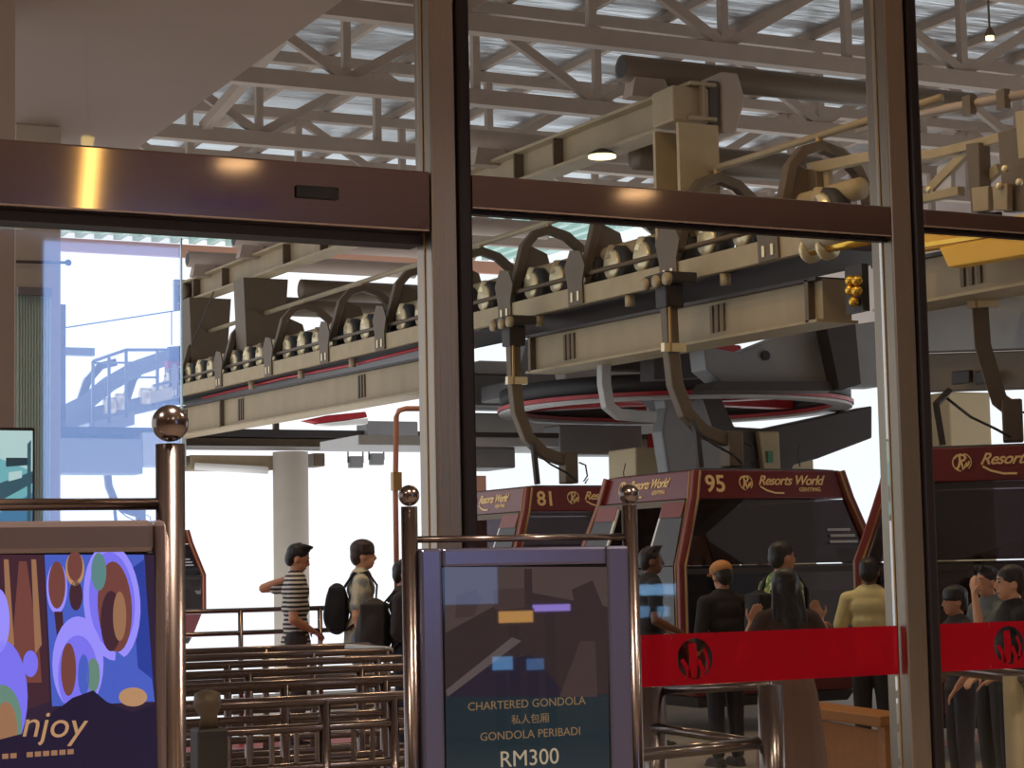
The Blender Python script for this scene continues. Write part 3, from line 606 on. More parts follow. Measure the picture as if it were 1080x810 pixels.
for y in (14.75, 16.49, 18.41, 20.12, 21.95, 23.82, 25.85, 28.2, 30.6, 33.0):
    q = tz(y)
    a = MB(o); pts = [(9.98, y, 4.52+q), (10.06, y, 4.80+q), (10.13, y, 5.06+q), (10.27, y, 5.22+q), (10.46, y, 5.28+q), (10.68, y, 5.22+q), (10.86, y, 5.08+q), (10.97, y, 4.88+q), (11.02, y, 4.6+q)]
    a.bars(pts, .10, .11, (0, 1, 0)); a = a.build('arch', M['olive'], t, bevel=.01)
    g = MB(o); g.prism([(10.08, y-.015, 4.85+q), (10.22, y-.015, 5.08+q), (10.42, y-.015, 5.0+q), (10.5, y-.015, 4.72+q), (10.42, y-.015, 4.66+q), (10.3, y-.015, 4.72+q), (10.12, y-.015, 4.66+q)], (0, .03, 0)); g.build('gusset', M['olive'], a)
    b = MB(o); b.prism([(9.865, y-.16, 4.20+q), (9.865, y+.16, 4.20+q), (9.865, y+.17, 4.42+q), (9.865, y+.24, 4.62+q), (9.865, y+.1, 4.80+q), (9.865, y-.12, 4.76+q), (9.865, y-.22, 4.60+q), (9.865, y-.15, 4.42+q)], (.02, 0, 0)); b = b.build('foot_bracket', M['olive'], a)
    for dy in (-.07, .07): MB(o).bx(9.855, 9.864, y+dy-.02, y+dy+.02, 4.24+q, 4.34+q).build('slot', M['hub'], b)
    MB(o).tube([(10.46, y, 5.28+q), (10.46, y, 5.37+q)], .035, 8).build('conduit_clip', M['tan'], a)
MB(o).tube([(10.46, 13.0, 5.37+tz(13)), (10.46, 16.5, 5.38+tz(16.5)), (10.46, 34.2, 5.36+tz(34.2))], .035, 10).build('conduit', M['girder'], t, True)
MB(o).tube([(10.05, 22.4, 4.16+tz(22.4)), (10.05, 25, 4.13+tz(25)), (10.05, 28, 4.16+tz(28)), (10.05, 32, 4.13+tz(32))], .022, 8).build('red_cable', M['redmet'], t, True)
for y in (15.6, 17.4, 19.4, 25, 27, 29.2): MB(o).tube([(9.95, y, 4.19+tz(y)), (9.95, y, 4.08+tz(y))], .05, 10).build('pivot_bush', M['cream'], t, True)
# joint box at the near end, with gold shaft
MB(o).tube([(9.93, 14.15, 4.32), (9.93, 13.55, 4.31)], .13, 18).build('end_coupling', M['cream'], t, True)
# ------------------------------------------------------------------ box girders under the conveyor
def girder(y0, y1, label, slots, ends):
    g = thing('box_girder', (10.15, (y0+y1)/2, 3.8), label, 'girder', 'beige girders under the tyre conveyor'); o = g.location
    zt = lambda y: 3.97+.022*(y-14.5); zb = lambda y: 3.60+.0165*(y-14.5)
    m = MB(o); m.prism([(10.05, y0, zb(y0)), (10.05, y1, zb(y1)), (10.05, y1, zt(y1)), (10.05, y0, zt(y0))], (.3, 0, 0)); m.build('web', M['girder'], g)
    MB(o).beam((10.2, y0, zt(y0)), (10.2, y1, zt(y1)), .44, .03).build('top_flange', M['dark'], g); MB(o).beam((10.2, y0, zb(y0)), (10.2, y1, zb(y1)), .44, .025).build('bottom_flange', M['cream'], g)
    for y in slots:
        for d in (-.1, 0, .1): MB(o).bx(10.03, 10.052, y+d-.022, y+d+.022, zb(y)+.07, zt(y)-.05).build('stiffener', M['olive'], g)
    for y in ends: MB(o).bx(9.98, 10.4, y-.03, y+.03, zb(y)-.01, zt(y)+.01).build('end_flange', M['olive'], g, bevel=.006)
    return g
girder(14.2, 19.85, 'beige steel girder in front of the big horizontal wheel', (15.9, 18.9), (14.35, 19.75)); girder(22.4, 34.3, 'beige steel girder reaching out to the daylight on the left', (24.9, 30.0, 33.0), (22.5, 30.9))
girder(8.2, 13.4, 'beige steel girder right of the second tall post', (12.2,), (13.2,))
# ------------------------------------------------------------------ bullwheel and drive
t = thing('bullwheel', (12.6, 21.0, 3.55), 'large dark horizontal cable wheel with red edge under the girder', 'cable wheel'); o = t.location; c = V((12.6, 21, 3.55)); RR = 2.15
def ring(mb, r0, r1, z0, z1, n=56):
    vs = []; fs = []
    for i in range(n):
        a = 2*math.pi*i/n
        for r, z in ((r0, z0), (r1, z0), (r1, z1), (r0, z1)): vs.append((c.x+r*math.cos(a), c.y+r*math.sin(a), z))
    for i in range(n):
        for j in range(4): fs.append((i*4+j, i*4+(j+1) % 4, ((i+1) % n)*4+(j+1) % 4, ((i+1) % n)*4+j))
    return mb.add(vs, fs)
ring(MB(o), RR-.18, RR, 3.46, 3.66).build('rim', M['black'], t, True); ring(MB(o), RR-.22, RR+.03, 3.41, 3.455).build('lower_red_flange', M['redmet'], t); ring(MB(o), RR-.22, RR+.01, 3.375, 3.405).build('rope_groove', M['lgrey'], t)
for i in range(6):
    a = i*math.pi/3+.2; MB(o).beam((c.x+.25*math.cos(a), c.y+.25*math.sin(a), 3.55), (c.x+(RR-.15)*math.cos(a), c.y+(RR-.15)*math.sin(a), 3.55), .22, .14).build('spoke', M['redmet'], t)
MB(o).tube([(c.x, c.y, 3.37), (c.x, c.y, 3.95)], .34, 24).build('hub', M['grey'], t, True)
t = thing('drive_unit', (12.2, 20.6, 3.9), 'grey drive gearbox above the cable wheel', 'drive unit'); o = t.location
MB(o).bx(11.4, 12.5, 21.6, 23.2, 3.78, 4.12).build('gearbox', M['lgrey'], t, bevel=.03); MB(o).tube([(11.2, 20.3, 3.95), (12.3, 20.3, 3.95)], .17, 18).build('motor', M['dark'], t, True)
MB(o).bx(12.3, 12.9, 19.9, 20.4, 3.8, 4.1).build('brake_cover', M['redmet'], t, bevel=.03); MB(o).bx(11.2, 11.9, 22.6, 23.6, 3.68, 3.9).build('control_box', M['grey'], t, bevel=.02)
b = MB(o); b.prism([(10.5, 21.2, 3.7), (11.1, 21.2, 3.7), (10.95, 21.2, 4.25), (10.7, 21.2, 4.25)], (0, .3, 0)); b.build('bearing_bracket', M['grey'], t, bevel=.02)
t = thing('machine_housing', P(570, 405, Y=23.7), 'wide grey machine housing behind the cable wheel', 'housing'); o = t.location
a = P(478, 392, Y=23.7); b = P(690, 432, Y=23.7); MB(o).bx(a.x, b.x, 23.7, 24.5, b.z, a.z).build('casing', M['grey'], t, bevel=.04)
for (x0, x1, y0, y1, m) in ((555, 585, 398, 425, 'lgrey'), (600, 650, 372, 394, 'dark'), (505, 540, 380, 394, 'lgrey')): p = P(x0, y0, Y=23.6); q = P(x1, y1, Y=23.6); MB(o).bx(p.x, q.x, 23.6, 23.9, min(p.z, q.z), max(p.z, q.z)).build('cover_plate', M[m], t, bevel=.02)
a = P(470, 436, Y=24.2); b = P(690, 466, Y=24.2); MB(o).bx(a.x, b.x, 24.0, 24.4, b.z, a.z).build('lower_casing', M['lgrey'], t, bevel=.03)
t = thing('pipe_bend', (11.2, 18.6, 3.3), 'grey square bent support arm hanging from the girder', 'support arm'); o = t.location
a = [P(637, 352, Y=18.6), P(637, 405, Y=18.6), P(641, 428, Y=18.6), P(652, 437, Y=18.6), P(690, 440, Y=18.6)]; MB(o).bars(a, .12, .12, (0, 1, 0)).build('bent_arm', M['lgrey'], t, bevel=.015)
# deck of the machine room below the wheel
t = thing('service_deck', (12.5, 21.5, 3.1), 'grey service deck hanging below the cable wheel', 'service deck'); o = t.location
MB(o).bx(8.9, 14.6, 22.2, 23.5, 3.02, 3.14).build('deck_plate', M['lgrey'], t, bevel=.01)
MB(o).bx(10.4, 11.1, 22.4, 23.2, 2.76, 3.02).build('trough', M['grey'], t, bevel=.02); MB(o).bx(11.6, 12.8, 22.15, 22.6, 2.92, 3.30).build('cable_tray', M['grey'], t, bevel=.02); MB(o).bx(12.9, 13.5, 22.15, 22.5, 2.98, 3.2).build('red_guard', M['redmet'], t, bevel=.02)
for x in (10.2, 14.3): MB(o).bx(x-.05, x+.05, 22.9, 23.0, 3.1, 4.3).build('hanger', M['grey'], t)
b = MB(o); b.beam((9.9, 22.2, 3.16), (14.6, 22.2, 3.16), .05, .06); b.build('edge_rail', M['dark'], t)
# concrete pedestal, casting and haunched beam behind gondola 95
t = thing('pedestal', (12.4, 21, 0), 'beige concrete pedestal block behind gondola 95', 'pedestal'); o = t.location
a = P(666, 480, Y=21.5); b = P(745, 480, Y=21.5); MB(o).bx(a.x, b.x+.4, 21.4, 22.1, 0, a.z+.09).build('block', M['beigeblock'], t, bevel=.02)
a = P(805, 480, Y=20.8); b = P(858, 480, Y=20.8); MB(o).bx(a.x, b.x, 20.8, 21.4, 0, a.z+.12).build('tall_block', M['beigeblock'], t, bevel=.02)
t = thing('wheel_support', (12, 19.6, 2.4), 'dark cast support column and haunched arm under the cable wheel', 'support'); o = t.location
poly = [P(x, y, Y=20.2) for x, y in ((690, 420), (760, 418), (775, 450), (808, 452), (920, 428), (920, 462), (862, 484), (838, 490), (832, 504), (745, 505), (740, 470), (712, 470), (700, 430))]
MB(o).prism(poly, (0, .35, 0)).build('haunched_arm', M['dark'], t, bevel=.02)
poly = [P(x, y, Y=19.9) for x, y in ((700, 420), (742, 420), (752, 450), (765, 478), (765, 500), (705, 500), (698, 455), (702, 430))]; MB(o).prism(poly, (0, .25, 0)).build('fork_casting', M['grey'], t, bevel=.03)
MB(o).prism([P(x, y, Y=20.1) for x, y in ((800, 455), (822, 455), (824, 500), (806, 500))], (0, .09, 0)).build('stub_column', M['cream'], t, bevel=.02); a = P(745, 500, Y=20.2); MB(o).bx(a.x-.1, a.x+.25, 20.2, 20.5, 0, a.z+.1).build('foot_column', M['dark'], t)
a = P(812, 482, Y=20.09); MB(o).box(a, (.08, .02, .14)).build('green_label', mat('green_label_paint', C(30, 110, 70), .5), t)
# big grey stiffened beam behind the girder near the second post
t = thing('cross_beam', (12.4, 16.6, 3.4), 'grey stiffened cross beam behind the girder left of the second tall post', 'beam'); o = t.location
poly = [P(x, y, Y=17.2) for x, y in ((742, 365), (780, 372), (830, 352), (930, 338), (930, 408), (890, 408), (762, 404), (745, 390))]; MB(o).prism(poly, (0, .3, 0)).build('web', M['grey'], t, bevel=.015)
a = P(807, 375, Y=17.19); MB(o).tube([a, a+V((0, -.02, 0))], .05, 14).build('hole', M['black'], t)
MB(o).prism([P(x, y, Y=16.9) for x, y in ((872, 345), (902, 340), (908, 405), (886, 412))], (0, .2, 0)).build('stiffener', M['dark'], t); MB(o).prism([P(x, y, Y=17.0) for x, y in ((756, 402), (888, 402), (888, 412), (750, 412))], (0, .4, 0)).build('bottom_flange', M['dark'], t)
MB(o).prism([P(x, y, Y=18.3) for x, y in ((690, 345), (760, 342), (748, 398), (690, 400))], (0, .3, 0)).build('side_gusset', M['dark'], t)
# chrome chain wheel cluster on the girder end
t = thing('chain_wheel', P(900, 305, X=10.0), 'shiny chain wheels on the girder end beside the second tall post', 'chain wheel'); o = t.location
for (x, y) in ((897, 296), (904, 296), (897, 306), (904, 307), (901, 318)): a = P(x, y, X=9.95); MB(o).ell(a, (.05, .045, .045)).build('sprocket', M['gold'], t, True)
MB(o).bx(9.99, 10.06, o.y-.14, o.y+.1, o.z-.2, o.z+.2).build('back_plate', M['dark'], t)
# gold roller shaft
t = thing('roller_shaft', P(885, 258, X=9.95), 'brass coloured roller shaft at the near end of the tyre row', 'roller'); o = t.location
a = P(852, 264, X=9.95); b = P(925, 250, X=9.95); MB(o).tube([a, b], .055, 16).build('shaft', M['gold'], t, True)
for q in (.05, .3): c_ = a.lerp(b, q); MB(o).tube([c_+(a-b)*.02, c_-(a-b)*.02], .12, 16).build('collar', M['hub'], t, True)
a = P(850, 248, X=10.1); b = P(925, 236, X=10.1); MB(o).tube([a, b], .03, 12).build('upper_rod', M['gold'], t, True)
# ------------------------------------------------------------------ yellow beam and upper frame right of the second post
t = thing('yellow_beam', P(1030, 262, X=9.8), 'bright yellow guard beam crossing right of the second tall post', 'beam'); o = t.location
MB(o).prism([P(x, y, X=9.6) for x, y in ((990, 261), (1120, 237), (1120, 262), (1000, 282))], (.14, 0, 0)).build('lower_beam', M['yellow'], t, bevel=.01)
MB(o).prism([P(x, y, X=9.8) for x, y in ((960, 240), (1120, 222), (1120, 240), (960, 266))], (.12, 0, 0)).build('upper_beam', M['yellow'], t, bevel=.01)
MB(o).prism([P(x, y, X=9.72) for x, y in ((960, 258), (1120, 234), (1120, 238), (960, 263))], (.04, 0, 0)).build('ledge', M['gold'], t)
t = thing('upper_frame', P(1030, 180, X=10.4), 'weathered brown plate and brace frame over the yellow beam', 'frame'); o = t.location
pg = lambda nm, pts, X, d, m: MB(o).prism([P(x, y, X=X) for x, y in pts], (d, 0, 0)).build(nm, m, t, bevel=.008)
pg('top_rail', ((850, 172), (912, 160), (980, 158), (1062, 138), (1062, 148), (980, 168), (912, 171), (852, 184)), 10.35, .08, M['cream'])
pg('brace', ((972, 200), (1008, 163), (1020, 163), (980, 204)), 10.38, .06, M['cream']); pg('lower_rail', ((960, 207), (1010, 196), (1010, 206), (960, 216)), 10.36, .08, M['cream'])
pg('plate', ((1018, 152), (1032, 150), (1034, 222), (1024, 224)), 10.3, .12, M['olive']); pg('bracket_plate', ((988, 176), (1003, 172), (1003, 202), (986, 206)), 10.4, .05, M['lgrey'])
pg('plate', ((1052, 140), (1085, 130), (1085, 222), (1058, 224)), 10.3, .12, M['olive']); pg('plate', ((1036, 184), (1050, 172), (1053, 182), (1038, 196)), 10.4, .05, M['cream'])
pg('post', ((867, 176), (873, 176), (873, 212), (868, 212)), 10.38, .06, M['cream']); pg('side_bracket', ((848, 178), (860, 180), (862, 204), (850, 208)), 10.3, .1, M['olive'])
pg('corner_block', ((1070, 118), (1090, 114), (1090, 165), (1074, 168)), 10.25, .2, M['cream'])
pg('box_plate', ((1024, 198), (1042, 196), (1042, 222), (1026, 224)), 10.22, .06, M['girder']); pg('box_plate', ((1046, 196), (1062, 193), (1062, 222), (1048, 222)), 10.22, .06, M['girder'])
for x, y in ((1054, 196), (1060, 178), (1075, 192), (980, 200)): MB(o).ell(P(x, y, X=10.2), (.03, .03, .03), 10, 8).build('bolt_cap', M['hub'], t, True)
t = thing('conduit_pipe', P(1030, 118, X=10.5), 'long round pipe in the upper right corner with tan clips', 'pipe'); o = t.location
MB(o).tube([P(1100, 96, X=10.5), P(970, 120, X=10.5), P(905, 138, X=10.5)], .04, 10).build('pipe', M['truss'], t, True)
for x, y in ((1022, 110), (1058, 104)): a = P(x, y, X=10.45); MB(o).bx(a.x-.03, a.x+.03, a.y-.05, a.y+.05, a.z-.09, a.z+.07).build('clip', M['olive'], t)
# beams and panel behind hanger of the third gondola
t = thing('side_panel', P(1030, 350, X=11.2), 'dark grey machine panel behind the hanger right of the second tall post', 'panel'); o = t.location
MB(o).prism([P(x, y, X=11.0) for x, y in ((950, 318), (1140, 300), (1140, 366), (950, 372))], (.2, 0, 0)).build('panel', M['grey'], t, bevel=.01)
MB(o).prism([P(x, y, X=11.1) for x, y in ((950, 374), (1140, 368), (1140, 408), (950, 414))], (.2, 0, 0)).build('lower_panel', M['olive'], t, bevel=.01)
for (x0, x1) in ((1003, 1022), (1028, 1040)): MB(o).prism([P(x, y, X=10.95) for x, y in ((x0, 392), (x1, 390), (x1, 404), (x0, 406))], (.05, 0, 0)).build('motor_box', M['dark'], t, bevel=.01)
a = P(1003, 480, Y=17.5); b = P(1047, 480, Y=17.5); z = P(1003, 413, Y=17.5).z
struct('pillar_1', MB(((a.x+b.x)/2, 17.7, 0)).bx(a.x, b.x, 17.5, 18.1, 0, z), M['beigeblock'], 'beige concrete pillar behind the third gondola', bevel=.02)
# ------------------------------------------------------------------ gondolas
def gondola(cx, cy, num, lab, arm_dx=0.0, det=True):
    t = thing('gondola', (cx, cy, 0), lab, 'gondola', 'maroon cable car cabins'); 
    R = [(2.34, .78, .80), (2.09, .84, .845), (1.5, 1.05, .95), (.85, 1.05, .95), (.34, .86, .84)]
    MB().frust([(2.33, .76, .78), (2.355, .75, .77), (2.375, .60, .62)]).build('roof', M['dark'], t, bevel=.01)
    MB().frust([(2.09, .845, .85), (2.35, .785, .805)]).build('sign_band', M['maroon'], t, bevel=.012)
    MB().frust([(.34, .86, .84), (.86, 1.05, .95)]).build('lower_body', M['maroon'], t, bevel=.02)
    MB().frust([(.24, .80, .78), (.335, .85, .83)]).build('floor_pan', M['cabfloor'], t)
    MB().frust([(1.42, 1.04, .945), (1.47, 1.04, .945)], closed=False).build('window_rail', M['dark'], t)
    for sx in (-1, 1):
        for sy in (-1, 1):
            pts = [(sx*(R[i][1]-.0), sy*(R[i][2]-.0), R[i][0]) for i in range(4)]
            p = MB(); p.bars(pts, .085, .085, (0, 1, 0)); p = p.build('corner_post', M['maroonpost'], t, bevel=.012)
            q = [V((a[0]+(.02 if sx < 0 else -.02)*1, a[1]+sy*.045, a[2])) for a in pts]; q2 = [V((a[0]+sx*.045, a[1]-sy*.02, a[2])) for a in pts]
            MB().tube(q, .011, 6).build('edge_trim', M['tan'], p); MB().tube(q2, .009, 6).build('edge_trim', M['tan'], p)
    def win(nm, quad, d):
        MB().prism([V(a) for a in quad], d).build(nm, M['cabglass'], t)
    for sy in (-1, 1):
        win('end_window', [(-.80, sy*.835, 2.08), (.80, sy*.835, 2.08), (1.0, sy*.935, 1.5), (-1.0, sy*.935, 1.5)], (0, sy*.008, 0)); win('end_window', [(-1.0, sy*.935, 1.49), (1.0, sy*.935, 1.49), (1.0, sy*.935, .87), (-1.0, sy*.935, .87)], (0, sy*.008, 0))
    win('door_window', [(.835, -.80, 2.08), (.835, .80, 2.08), (1.04, .9, 1.5), (1.04, -.9, 1.5)], (.008, 0, 0)); win('door_window', [(1.04, -.9, 1.49), (1.04, .9, 1.49), (1.04, .9, .87), (1.04, -.9, .87)], (.008, 0, 0))
    # open doorway on the near side: one leaf slid each way
    for sy in (-1, 1):
        dl = MB(); dl.prism([(-.86, sy*.78, 2.07), (-.86, sy*.42, 2.07), (-1.07, sy*.42, 1.5), (-1.07, sy*.9, 1.5)], (-.03, 0, 0)); dl.prism([(-1.07, sy*.9, 1.49), (-1.07, sy*.42, 1.49), (-1.07, sy*.42, .5), (-1.07, sy*.9, .5)], (-.03, 0, 0))
        dl = dl.build('door', M['mesh'], t); MB().bars([(-.88, sy*.42, 2.07), (-1.09, sy*.42, 1.5), (-1.09, sy*.42, .5)], .02, .03, (0, 1, 0)).build('door_edge', M['white'], dl)
        MB().prism([(-.862, sy*.80, 2.075), (-.862, sy*.42, 2.075), (-.915, sy*.42, 1.93), (-.915, sy*.80, 1.93)], (-.035, 0, 0)).build('door_head', M['maroonpost'], dl)
    MB().bx(-.9, -.87, -.80, .80, 2.03, 2.085).build('door_track', M['olive'], t)
    for sy in (-1, 1):
        s_ = MB(); s_.bx(-.7, .85, sy*.55-.22, sy*.55+.22, .62, .74); s_.bx(-.7, .85, sy*.80-.05, sy*.80+.05, .74, 1.25); s_.build('bench', M['black'], t, bevel=.03)
    MB().bx(-.55, .7, -.5, .5, 2.12, 2.16).build('ceiling_liner', M['lgrey'], t)
    tl = math.atan2(.045, .26)
    if num: text('number', num, .215, M['goldtext'], t, (-.70, -.838, 2.155), (math.pi/2-tl, 0, 0), 0, 'LEFT', .004, 1.0, .004)
    ax = V((1, 0, 0)); ay = V((0, math.sin(tl), math.cos(tl)))
    m = MB(); emblem(m, (-.27, -.832, 2.235), ax, ay, .074); m.build('emblem', M['goldtext'], t)
    text('lettering', 'Resorts World', .125, M['goldtext'], t, (-.14, -.832, 2.215), (math.pi/2-tl, 0, 0), .45, 'LEFT', .003, .92, .002); text('lettering', 'GENTING', .052, M['goldtext'], t, (.30, -.842, 2.155), (math.pi/2-tl, 0, 0), 0, 'LEFT', .003, 1.05, .001)
    o0 = V((-.14, -.838, 2.20)); MB().bars([o0+ax*x+ay*y for x, y in ((.02, .0), (.08, -.035), (.17, -.06), (.27, -.062))], .016, .004, ax.cross(ay)).build('underline_swoosh', M['goldtext'], t)
    tl2 = math.atan2(.06, .26); ax2 = V((0, -1, 0)); ay2 = V((math.sin(tl2), 0, math.cos(tl2)))
    m = MB(); emblem(m, (-.815, .47, 2.235), ax2, ay2, .074); m.build('emblem', M['goldtext'], t)
    text('lettering', 'Resorts World', .125, M['goldtext'], t, (-.82, .34, 2.215), (math.pi/2-tl2, 0, -math.pi/2), .45, 'LEFT', .003, .92, .002); text('lettering', 'GENTING', .052, M['goldtext'], t, (-.832, -.1, 2.155), (math.pi/2-tl2, 0, -math.pi/2), 0, 'LEFT', .003, 1.05, .001)
    o0 = V((-.825, .34, 2.20)); MB().bars([o0+ax2*x+ay2*y for x, y in ((.02, .0), (.08, -.035), (.17, -.06), (.27, -.062))], .016, .004, ax2.cross(ay2)).build('underline_swoosh', M['goldtext'], t)
    nb = MB()
    for i, (a, b) in enumerate(((.55, .80), (.57, .84), (.55, .86))): nb.bx(a, b, -.915+.004*i-.018*i, -.905-.018*i, 1.80-.055*i-.012, 1.80-.055*i+.012)
    nb.build('notice_lines', M['lgrey'], t)
    MB().prism([(.62, -.90, 1.62), (.9, -.90, 1.62), (1.0, -.93, 1.52), (1.0, -.95, 1.15), (.92, -.95, 1.15)], (0, .008, 0)).build('window_sticker', M['grey'], t)  # grey patch on the right of the end window
    # hanger
    d = arm_dx
    pts = [V((-.52+d, 0, 4.22)), V((-.53+d, 0, 3.9)), V((-.52+d*.95, 0, 3.5)), V((-.49+d*.9, 0, 3.2)), V((-.38+d*.8, 0, 2.93)), V((-.2+d*.5, 0, 2.76)), V((.02+d*.2, 0, 2.69)), V((.12, 0, 2.68))]
    a = MB(); a.bars(pts, .13, .12, (0, 1, 0)); a = a.build('hanger_arm', M['olive'], t, bevel=.015)
    MB().bx(-.02+.06, .20, -.09, .09, 2.42, 2.76).build('hanger_block', M['olive'], t, bevel=.015); MB().bx(-.55+d-.03, -.55+d-.01, -.09, -.07, 3.5, 4.1).build('side_rod', M['tan'], a)
    MB().bx(-.64+d, -.40+d, -.08, -.02, 3.5, 3.58).build('arm_clip', M['hub'], a)
    g = MB(); g.bx(-.68+d, -.34+d, -.22, .2, 4.14, 4.24); g.bx(-.62+d, -.42+d, -.1, .1, 3.92, 4.14); g = g.build('grip', M['dark'], t, bevel=.015)
    for q in (-.24, -.05, .16): MB().tube([(-.71+d, q, 4.16), (-.66+d, q, 4.16)], .06, 12).build('grip_roller', M['cream'], g, True)
    MB().bars([(-.42, -.3, 2.40), (-.46, -.32, 2.72), (-.36, -.1, 2.84)], .05, .05, (0, 1, 0)).build('strut', M['dark'], t)
    MB().tube([(-.40, -.1, 2.80), (-.2, -.2, 2.62), (-.02, -.25, 2.52), (.1, -.2, 2.45)], .012, 6).build('cable', M['black'], t); MB().tube([(.2, -.1, 2.65), (.27, -.12, 2.62), (.29, -.12, 2.5), (.24, -.12, 2.44), (.3, -.12, 2.47), (.26, -.12, 2.42)], .010, 6).build('cable', M['black'], t)
    MB().tube([(.55, -.5, 2.40), (.53, -.5, 2.52), (.56, -.5, 2.62)], .006, 5).build('antenna', M['black'], t)
    return t
gondola(10.13, 16.05, '95', 'maroon gondola numbered 95')
gondola(10.13, 19.38, '81', 'maroon gondola numbered 81 behind the central screen stand')
c3 = P(1053, 480, D=15.0); g3 = gondola(c3.x+.83*math.sin(math.radians(40)), c3.y+.83*math.cos(math.radians(40)), '', 'maroon gondola at the right edge with the lifted forearm in front', .45); g3.rotation_euler.z = -math.radians(40)
gondola(10.25, 36.95, '', 'maroon gondola far off in the daylight behind the near sign post')
# ------------------------------------------------------------------ left far end: end sheaves, maintenance platform, columns
t = thing('maintenance_platform', P(130, 430, Y=36), 'steel maintenance platform with railings at the far end of the tyre row', 'platform'); o = t.location
A_ = lambda x, y, d=0: P(x, y, Y=36+d)
MB(o).prism([A_(94, 446), A_(142, 434), A_(142, 448), A_(94, 460)], (0, .8, 0)).build('deck', M['lgrey'], t)
for x, y0, y1 in ((98, 381, 450), (115, 377, 446), (133, 370, 440), (166, 370, 430)): MB(o).beam(A_(x, y0), A_(x, y1), .05, .05, (0, 1, 0)).build('rail_post', M['grey'], t)
MB(o).tube([A_(98, 381), A_(133, 369), A_(176, 369)], .03, 8).build('top_rail', M['grey'], t, True); MB(o).tube([A_(98, 383), A_(166, 382)], .02, 8).build('middle_rail', M['grey'], t, True); MB(o).tube([A_(98, 408), A_(133, 398), A_(166, 398)], .02, 8).build('middle_rail', M['grey'], t, True)
t = thing('rope_sheave_train', P(140, 410, Y=37), 'curved sheave train leading out past the maintenance platform', 'sheave train'); o = t.location
B_ = lambda x, y: P(x, y, Y=37.2)
MB(o).bars([B_(60, 440), B_(90, 425), B_(115, 405), B_(145, 388), B_(180, 376), B_(200, 372)], .3, .16, (0, 1, 0)).build('curved_guide', M['grey'], t)
for pts in (((82, 432), (92, 402), (106, 386), (122, 382)), ((132, 424), (140, 400), (152, 386), (168, 380)), ((166, 430), (176, 404), (188, 388), (200, 380))):
    MB(o).bars([B_(*p) for p in pts], .14, .14, (0, 1, 0)).build('arch_arm', M['olive'], t)
for x, y in ((112, 428), (124, 424), (150, 418), (163, 414), (178, 410), (190, 407)): a = B_(x, y); MB(o).tube([a+V((-.05, -.05, 0)), a+V((.15, -.05, 0))], .16, 14).build('sheave', M['hub'], t, True)
MB(o).prism([B_(60, 437), B_(200, 408), B_(200, 424), B_(60, 456)], (0, .4, 0)).build('side_beam', M['grey'], t); MB(o).prism([B_(66, 366), B_(100, 367), B_(100, 375), B_(66, 374)], (0, .2, 0)).build('outrigger', M['grey'], t)
a = P(178, 375, Y=34.8); b = P(226, 371, Y=34.8)
t = thing('blue_motor', a, 'dark blue cylindrical motor at the far end of the tyre row', 'motor'); MB(t.location).tube([a, b], .16, 18).build('barrel', M['blueplastic'], t, True); MB(t.location).tube([b, b+(b-a)*.06], .19, 18).build('end_ring', M['tan'], t, True); MB(t.location).bx(a.x-.05, a.x+.25, a.y-.1, a.y+.1, a.z-.45, a.z-.1).build('mount', M['redmet'], t)
t = thing('far_service_deck', P(240, 465, Y=35), 'long dark service deck hanging across the daylight on the left', 'service deck'); o = t.location
a = P(60, 456, Y=35); b = P(450, 462, Y=35); D0 = P(60, 468, Y=35)
MB(o).bx(a.x-1.5, b.x+2, 34.9, 35.8, b.z-.02, b.z+.12).build('upper_plate', M['dark'], t); MB(o).bx(a.x-1.5, b.x+2, 35.1, 35.7, b.z-.18, b.z-.04).build('joist', M['olive'], t); MB(o).bx(a.x-1.5, b.x+2, 34.85, 34.95, b.z-.27, b.z-.2).build('lower_rail', M['lgrey'], t)
for (x0, x1, y0, y1, m) in ((200, 288, 480, 496, 'girder'), (62, 150, 462, 500, 'grey'), (150, 196, 456, 492, 'lgrey'), (330, 342, 478, 492, 'olive'), (386, 440, 444, 462, 'grey')):
    p = P(x0, y0, Y=34.8); q = P(x1, y1, Y=34.8); MB(o).bx(p.x, q.x, 34.75, 35.3, min(p.z, q.z), max(p.z, q.z)).build('equipment_box', M[m], t, bevel=.02)
p = P(206, 492, Y=34.6); q = P(282, 496, Y=34.6); MB(o).tube([p, q], .07, 10).build('tube_light', M['white'], t, True)
for x in (65, 290, 445): p = P(x, 450, Y=35.5); MB(o).bx(p.x-.05, p.x+.05, 35.4, 35.5, b.z, 6.4).build('suspension_rod', M['olive'], t)
p = P(320, 446, Y=33); q = P(386, 436, Y=33); t = thing('red_white_fairing', p, 'red and white pointed fairing under the far girder', 'fairing'); o = t.location
MB(o).prism([P(x, y, Y=33) for x, y in ((322, 443), (345, 438), (386, 434), (388, 440), (340, 447))], (0, .3, 0)).build('red_shell', M['redmet'], t, bevel=.02); MB(o).prism([P(x, y, Y=32.98) for x, y in ((336, 447), (388, 441), (388, 447), (350, 449))], (0, .3, 0)).build('white_shell', M['white'], t)
for (x, y, l) in ((375, 488, 'small square flood lamp hanging under the far deck beside the white column'), (397, 485, 'small tilted flood lamp hanging under the far deck near the steel post')):
    p = P(x, y, Y=34.6); t = thing('flood_lamp', p, l, 'lamp'); MB(p).bx(p.x-.13, p.x+.13, p.y-.08, p.y+.08, p.z-.1, p.z+.12).build('housing', M['grey'], t, bevel=.02); MB(p).bars([p+V((-.15, 0, 0)), p+V((-.15, 0, .3)), p+V((.15, 0, .3)), p+V((.15, 0, 0))], .02, .03, (0, 1, 0)).build('bracket', M['dark'], t)
